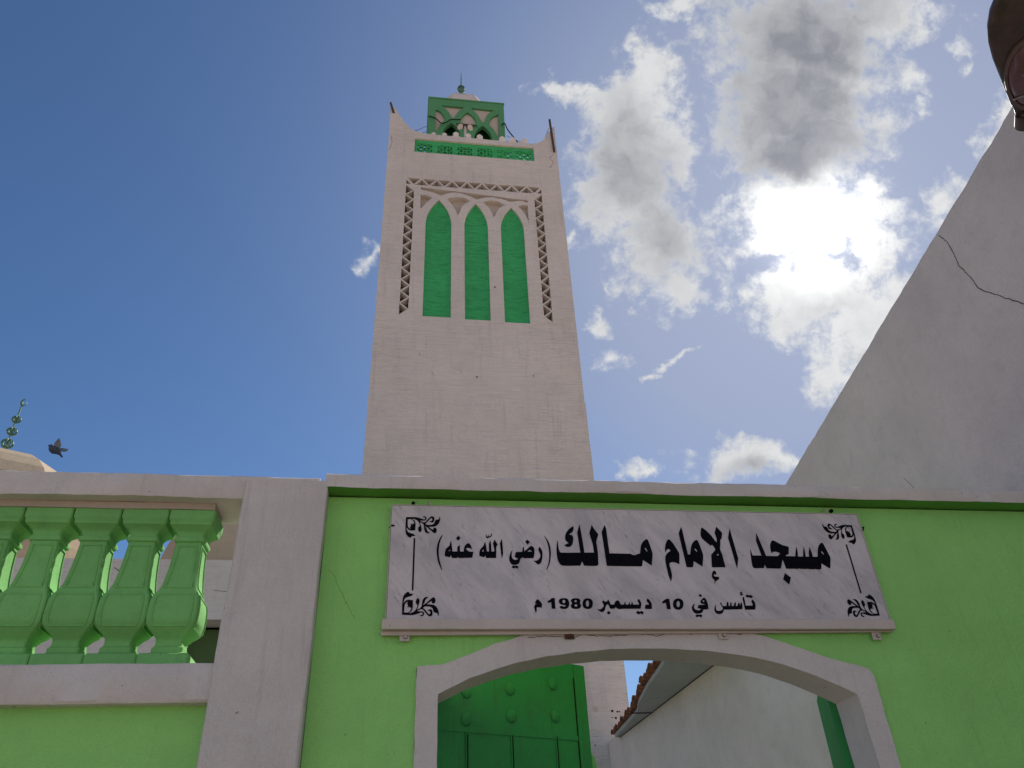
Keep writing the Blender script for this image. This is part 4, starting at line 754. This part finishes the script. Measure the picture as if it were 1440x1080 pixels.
def dome(cx_, cy_, R, z0, H, rot=0):
    P = [(R*1.02, z0 - 1.3), (R*1.02, z0)] + [(R*math.cos(a) if a < PI/2 - .01 else .02, z0 + H*math.sin(a)) for a in [PI/2*k/9 for k in range(10)]]
    q = MB(); q.lathe(P, (cx_, cy_, 0), 8, rot=rot); return q.build('dome', M['dome'], hl)
d1 = dome(-8.73, 12.6, 2.62, 7.6, 2.33, .87)
d2 = dome(-2.80, 12.6, 2.15, 7.0, 2.2, PI/8)
q = MB(); fx, fy = -8.74, 12.6
q.tube([(fx, fy, 9.8), (fx, fy, 11.3)], .018, 8)
for zc_, rr in ((10.33, .12), (10.64, .10), (10.95, .09)):
    for k in range(5):
        a = PI*k/5; q.tube([(fx + rr*math.cos(t)*math.cos(a), fy + rr*math.cos(t)*math.sin(a), zc_ + rr*.9*math.sin(t)) for t in [2*PI*j/14 for j in range(15)]], .012, 5)
    q.tube([(fx + rr*math.cos(t), fy + rr*math.sin(t), zc_) for t in [2*PI*j/14 for j in range(15)]], .010, 5)
# crescent on top
cz = 11.40
cr = [(fx + .02 + .07*math.cos(t), cz + .10*math.sin(t)) for t in [math.radians(95 + 26.5*j) for j in range(11)]]
ci = [(fx + .045 + .045*math.cos(t) - .002, cz + .01 + .075*math.sin(t)) for t in [math.radians(95 + 26.5*j) for j in range(11)]]
q.plate(cr + ci[::-1], [], fy - .01, fy + .01)
q.build('finial', M['teal'], d1, smooth=True)

# ------------------------------------------------------------------ pigeon in flight
bd = thing('pigeon', (-4.47, 6.0, 6.6), 'dark grey pigeon flying with raised wings above the balustrade', 'bird')
bm = bmesh.new()
def P_(x, y, z): return Vector((-4.52 + x*.6, 6.0 + y*.6, 6.60 + z*.6))
# body skeleton: tail -> rump -> breast -> neck -> head -> bill
path = [(.135, .05, -.12, .008), (.09, .035, -.075, .022), (.04, .02, -.035, .042), (-.01, 0, -.02, .052), (-.055, -.02, .0, .045), (-.085, -.03, .035, .030), (-.10, -.035, .062, .027), (-.128, -.045, .062, .012), (-.146, -.05, .056, .003)]
q = MB(); q.tube([P_(*p[:3]) for p in path], [p[3] for p in path], 12)
body = q.build('body', M['bird'], bd, smooth='all')
def wing(root0, root1, tip, lead, nm):
    q = MB(); rows = 9; vs = []
    for i in range(rows):
        t = i/(rows-1)
        a = Vector(root0)*(1-t)**2 + 2*Vector(lead)*t*(1-t) + Vector(tip)*t*t
        b = Vector(root1)*(1-t) + Vector(tip)*t + Vector((.05, .02, -.01))*math.sin(PI*t)
        for k in range(5): 
            u = k/4; p = a*(1-u) + b*u + Vector((0, .012*math.sin(PI*u), .006*math.sin(PI*u))); vs.append(P_(*p))
    q.add(vs, [(i*5+k, i*5+k+1, (i+1)*5+k+1, (i+1)*5+k) for i in range(rows-1) for k in range(4)])
    o = q.build(nm, M['birdwing'], bd, smooth='all'); md = o.modifiers.new('thickness', 'SOLIDIFY'); md.thickness = .006
wing((-.045, -.02, .03), (.045, .02, -.01), (.055, -.10, .22), (-.05, -.05, .17), 'wing')
wing((-.01, .03, .02), (.07, .04, -.02), (.15, .22, .13), (.03, .14, .15), 'wing')
q = MB(); q.add([P_(.085, .05, -.085), P_(.105, .02, -.07), P_(.18, .045, -.135), P_(.175, .065, -.145), P_(.15, .085, -.15)], [(0, 1, 2, 3), (0, 3, 4)])
o = q.build('tail', M['bird'], bd); md = o.modifiers.new('thickness', 'SOLIDIFY'); md.thickness = .006

# ------------------------------------------------------------------ camera
cam = bpy.data.cameras.new('camera'); co = bpy.data.objects.new('camera', cam); COL.objects.link(co)
p, r, y = math.radians(34.27), math.radians(-2.73), math.radians(-8.98)
fw = Vector((-math.sin(y)*math.cos(p), math.cos(y)*math.cos(p), math.sin(p)))
rt = Vector((math.cos(y), math.sin(y), 0)); up = rt.cross(fw)
r2 = rt*math.cos(r) + up*math.sin(r); u2 = r2.cross(fw)
co.matrix_world = Matrix(((r2.x, u2.x, -fw.x, 0), (r2.y, u2.y, -fw.y, -3.3), (r2.z, u2.z, -fw.z, 1.5), (0, 0, 0, 1)))
cam.sensor_width = 36; cam.lens = 36 * 1079 / 1440; cam.clip_start = .05; cam.clip_end = 3000
SC.camera = co

# ------------------------------------------------------------------ sun and sky with clouds
SUN = Vector((.4671, .5946, .6544)).normalized()
sl = bpy.data.lights.new('sun', 'SUN'); sl.energy = SUN_E; sl.angle = math.radians(.6); sl.color = (1, .94, .86)
so = bpy.data.objects.new('sun', sl); COL.objects.link(so); so.rotation_euler = SUN.to_track_quat('Z', 'Y').to_euler()
W_ = bpy.data.worlds.new('World'); SC.world = W_; W_.use_nodes = True; nt = W_.node_tree
for n_ in list(nt.nodes): nt.nodes.remove(n_)
out = N(nt, 'ShaderNodeOutputWorld'); bg = N(nt, 'ShaderNodeBackground'); nt.links.new(bg.outputs[0], out.inputs[0])
sky = N(nt, 'ShaderNodeTexSky'); sky.sky_type = 'NISHITA'; sky.sun_disc = False
sky.sun_elevation = math.asin(SUN.z); sky.sun_rotation = math.atan2(SUN.x, SUN.y)
sky.air_density = 1.0; sky.dust_density = .25; sky.ozone_density = 2.0; sky.altitude = 300
STR = .1
bg.inputs[1].default_value = STR
tc = N(nt, 'ShaderNodeTexCoord').outputs['Generated']
def dot(v):
    n_ = N(nt, 'ShaderNodeVectorMath', operation='DOT_PRODUCT'); nt.links.new(tc, n_.inputs[0]); n_.inputs[1].default_value = v; return n_.outputs['Value']
# cloud field laid out on a sheet square to a fixed compass bearing (9 degrees east of north, 34 degrees up)
F0 = Vector((math.sin(math.radians(8.98))*math.cos(p), math.cos(math.radians(8.98))*math.cos(p), math.sin(p)))
R0, U0 = r2.copy(), u2.copy()
df = math_n(nt, 'MAXIMUM', dot(F0), .08)
cu = math_n(nt, 'DIVIDE', dot(R0), df); cv = math_n(nt, 'DIVIDE', dot(U0), df)
cmb = N(nt, 'ShaderNodeCombineXYZ'); nt.links.new(cu, cmb.inputs[0]); nt.links.new(cv, cmb.inputs[1])
uv = cmb.outputs[0]
def vmath(op, a, b):
    n_ = N(nt, 'ShaderNodeVectorMath', operation=op)
    for i, v in enumerate((a, b)):
        if isinstance(v, (tuple, float)): n_.inputs[i].default_value = v if isinstance(v, tuple) else (v,)*3
        else: nt.links.new(v, n_.inputs[i])
    return n_.outputs[0]
def ncol(vec, scale, detail):
    n_ = N(nt, 'ShaderNodeTexNoise'); nt.links.new(vec, n_.inputs['Vector']); n_.inputs['Scale'].default_value = scale; n_.inputs['Detail'].default_value = detail; n_.inputs['Roughness'].default_value = .6
    return n_.outputs['Color']
w1 = vmath('MULTIPLY', vmath('SUBTRACT', ncol(uv, 7, 3), (.5, .5, .5)), (.11, .11, 0))
w2 = vmath('MULTIPLY', vmath('SUBTRACT', ncol(uv, 24, 4), (.5, .5, .5)), (.045, .045, 0))
uvw = vmath('ADD', uv, vmath('ADD', w1, w2))
rotv = {}
def rotated(a):
    if a not in rotv:
        if a == 0: rotv[a] = uvw
        else:
            n_ = N(nt, 'ShaderNodeVectorRotate', rotation_type='Z_AXIS'); nt.links.new(uvw, n_.inputs['Vector']); n_.inputs['Angle'].default_value = -math.radians(a); rotv[a] = n_.outputs[0]
    return rotv[a]
def lobes(L_):
    acc = None
    for (x, y_, rx, ry, rot, wt) in L_:
        a = 30 * round(rot / 30)
        X_, Y_ = (x-720)/1079, (540-y_)/1079; sx_, sy_ = 1079/(rx*1.25), 1079/(ry*1.25)
        ca, sa = math.cos(math.radians(-a)), math.sin(math.radians(-a)); X_, Y_ = X_*ca - Y_*sa, X_*sa + Y_*ca
        ma = N(nt, 'ShaderNodeVectorMath', operation='MULTIPLY_ADD'); nt.links.new(rotated(a), ma.inputs[0]); ma.inputs[1].default_value = (sx_, sy_, 0); ma.inputs[2].default_value = (-X_*sx_, -Y_*sy_, 0)
        ln_ = N(nt, 'ShaderNodeVectorMath', operation='LENGTH'); nt.links.new(ma.outputs[0], ln_.inputs[0])
        d_ = math_n(nt, 'MULTIPLY_ADD', ln_.outputs['Value'], -wt/1.35, wt)
        acc = math_n(nt, 'MAXIMUM', 0.0 if acc is None else acc, d_)
    return acc
acc = lobes(CLOUDS)
fb = noise_n(nt, uvw, 9, 7, .64, .15)
fb2 = noise_n(nt, uv, 42, 5, .65, .2)
dens = math_n(nt, 'ADD', acc, math_n(nt, 'ADD', math_n(nt, 'MULTIPLY', math_n(nt, 'SUBTRACT', fb, .5), 1.35), math_n(nt, 'MULTIPLY', math_n(nt, 'SUBTRACT', fb2, .5), 1.0)))
inside = ramp(nt, acc, .02, .16)
cover = math_n(nt, 'MULTIPLY', ramp(nt, dens, .14, .62), inside)
thick = ramp(nt, math_n(nt, 'ADD', lobes(GREY), math_n(nt, 'ADD', math_n(nt, 'MULTIPLY', math_n(nt, 'SUBTRACT', fb, .5), 1.0), math_n(nt, 'MULTIPLY', math_n(nt, 'SUBTRACT', fb2, .5), .3))), -.05, 1.0)
sd = dot(SUN)
om = math_n(nt, 'SUBTRACT', 1.0, sd)
def ex(k, a): return math_n(nt, 'MULTIPLY', math_n(nt, 'EXPONENT', math_n(nt, 'MULTIPLY', om, -k)), a)
g2, g3 = ex(40, .08), ex(6, .11)
K = 1.0 / STR
skyc = mixc(nt, 1.0, sky.outputs[0], SKY_TINT, 'MULTIPLY')
def add_glow(c, g, col): 
    n_ = N(nt, 'ShaderNodeVectorMath', operation='SCALE'); n_.inputs[0].default_value = tuple(x*K for x in col); nt.links.new(g, n_.inputs[3])
    return vmath('ADD', c, n_.outputs[0])
skyc = mixc(nt, math_n(nt, 'MINIMUM', ex(11, 1.15), .82), skyc, tuple(x*K for x in (.36, .405, .55))); skyc = add_glow(skyc, g2, (.8, .75, .75))
skyc = add_glow(skyc, ex(900, .6), (1, .97, .9))
# lit fringe, grey heart; both brighten towards the sun
billow = noise_n(nt, uvw, 13, 4, .6, .2)
edge = tuple(x*K for x in (.73, .74, .745)); core = tuple(x*K for x in (.25, .26, .295))
cl = mixc(nt, math_n(nt, 'MULTIPLY', thick, ramp(nt, billow, .28, .62, .72, 1.0)), edge, core)
lit = math_n(nt, 'ADD', 1.0, math_n(nt, 'ADD', ex(300, .3), ex(25, .10)))
cl = mixc(nt, ramp(nt, math_n(nt, 'ADD', math_n(nt, 'MULTIPLY', fb2, .5), math_n(nt, 'MULTIPLY', billow, .5)), .40, .60, .24, 0), cl, tuple(x*K for x in (.38, .39, .42)))
n_ = N(nt, 'ShaderNodeVectorMath', operation='SCALE'); nt.links.new(cl, n_.inputs[0]); nt.links.new(lit, n_.inputs[3])
cl = add_glow(n_.outputs[0], math_n(nt, 'MULTIPLY', ex(850, 2.2), math_n(nt, 'SUBTRACT', 1.0, math_n(nt, 'MULTIPLY', thick, .85))), (1, .97, .9))
fin = mixc(nt, cover, skyc, cl)
# bright clouds added in the unseen sky behind the view, filling the shaded walls
fill_cloud = math_n(nt, 'MULTIPLY', ramp(nt, dot(F0), .30, -.05), ramp(nt, noise_n(nt, tc, 3.2, 4, .6, .3), .45, .65))
fill_cloud = math_n(nt, 'MULTIPLY', fill_cloud, ramp(nt, dot((0, 0, 1)), -.02, .12))
fin = mixc(nt, fill_cloud, fin, tuple(x*K for x in (.92, .86, .82)))
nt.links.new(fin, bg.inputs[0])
W_.cycles.sampling_method = 'MANUAL'; W_.cycles.sample_map_resolution = 512

SC.view_settings.view_transform = 'Standard'; SC.view_settings.look = 'None'; SC.view_settings.exposure = 0; SC.view_settings.gamma = 1
SC.cycles.max_bounces = 5; SC.cycles.diffuse_bounces = 3; SC.cycles.glossy_bounces = 2
SC.cycles.use_denoising = True
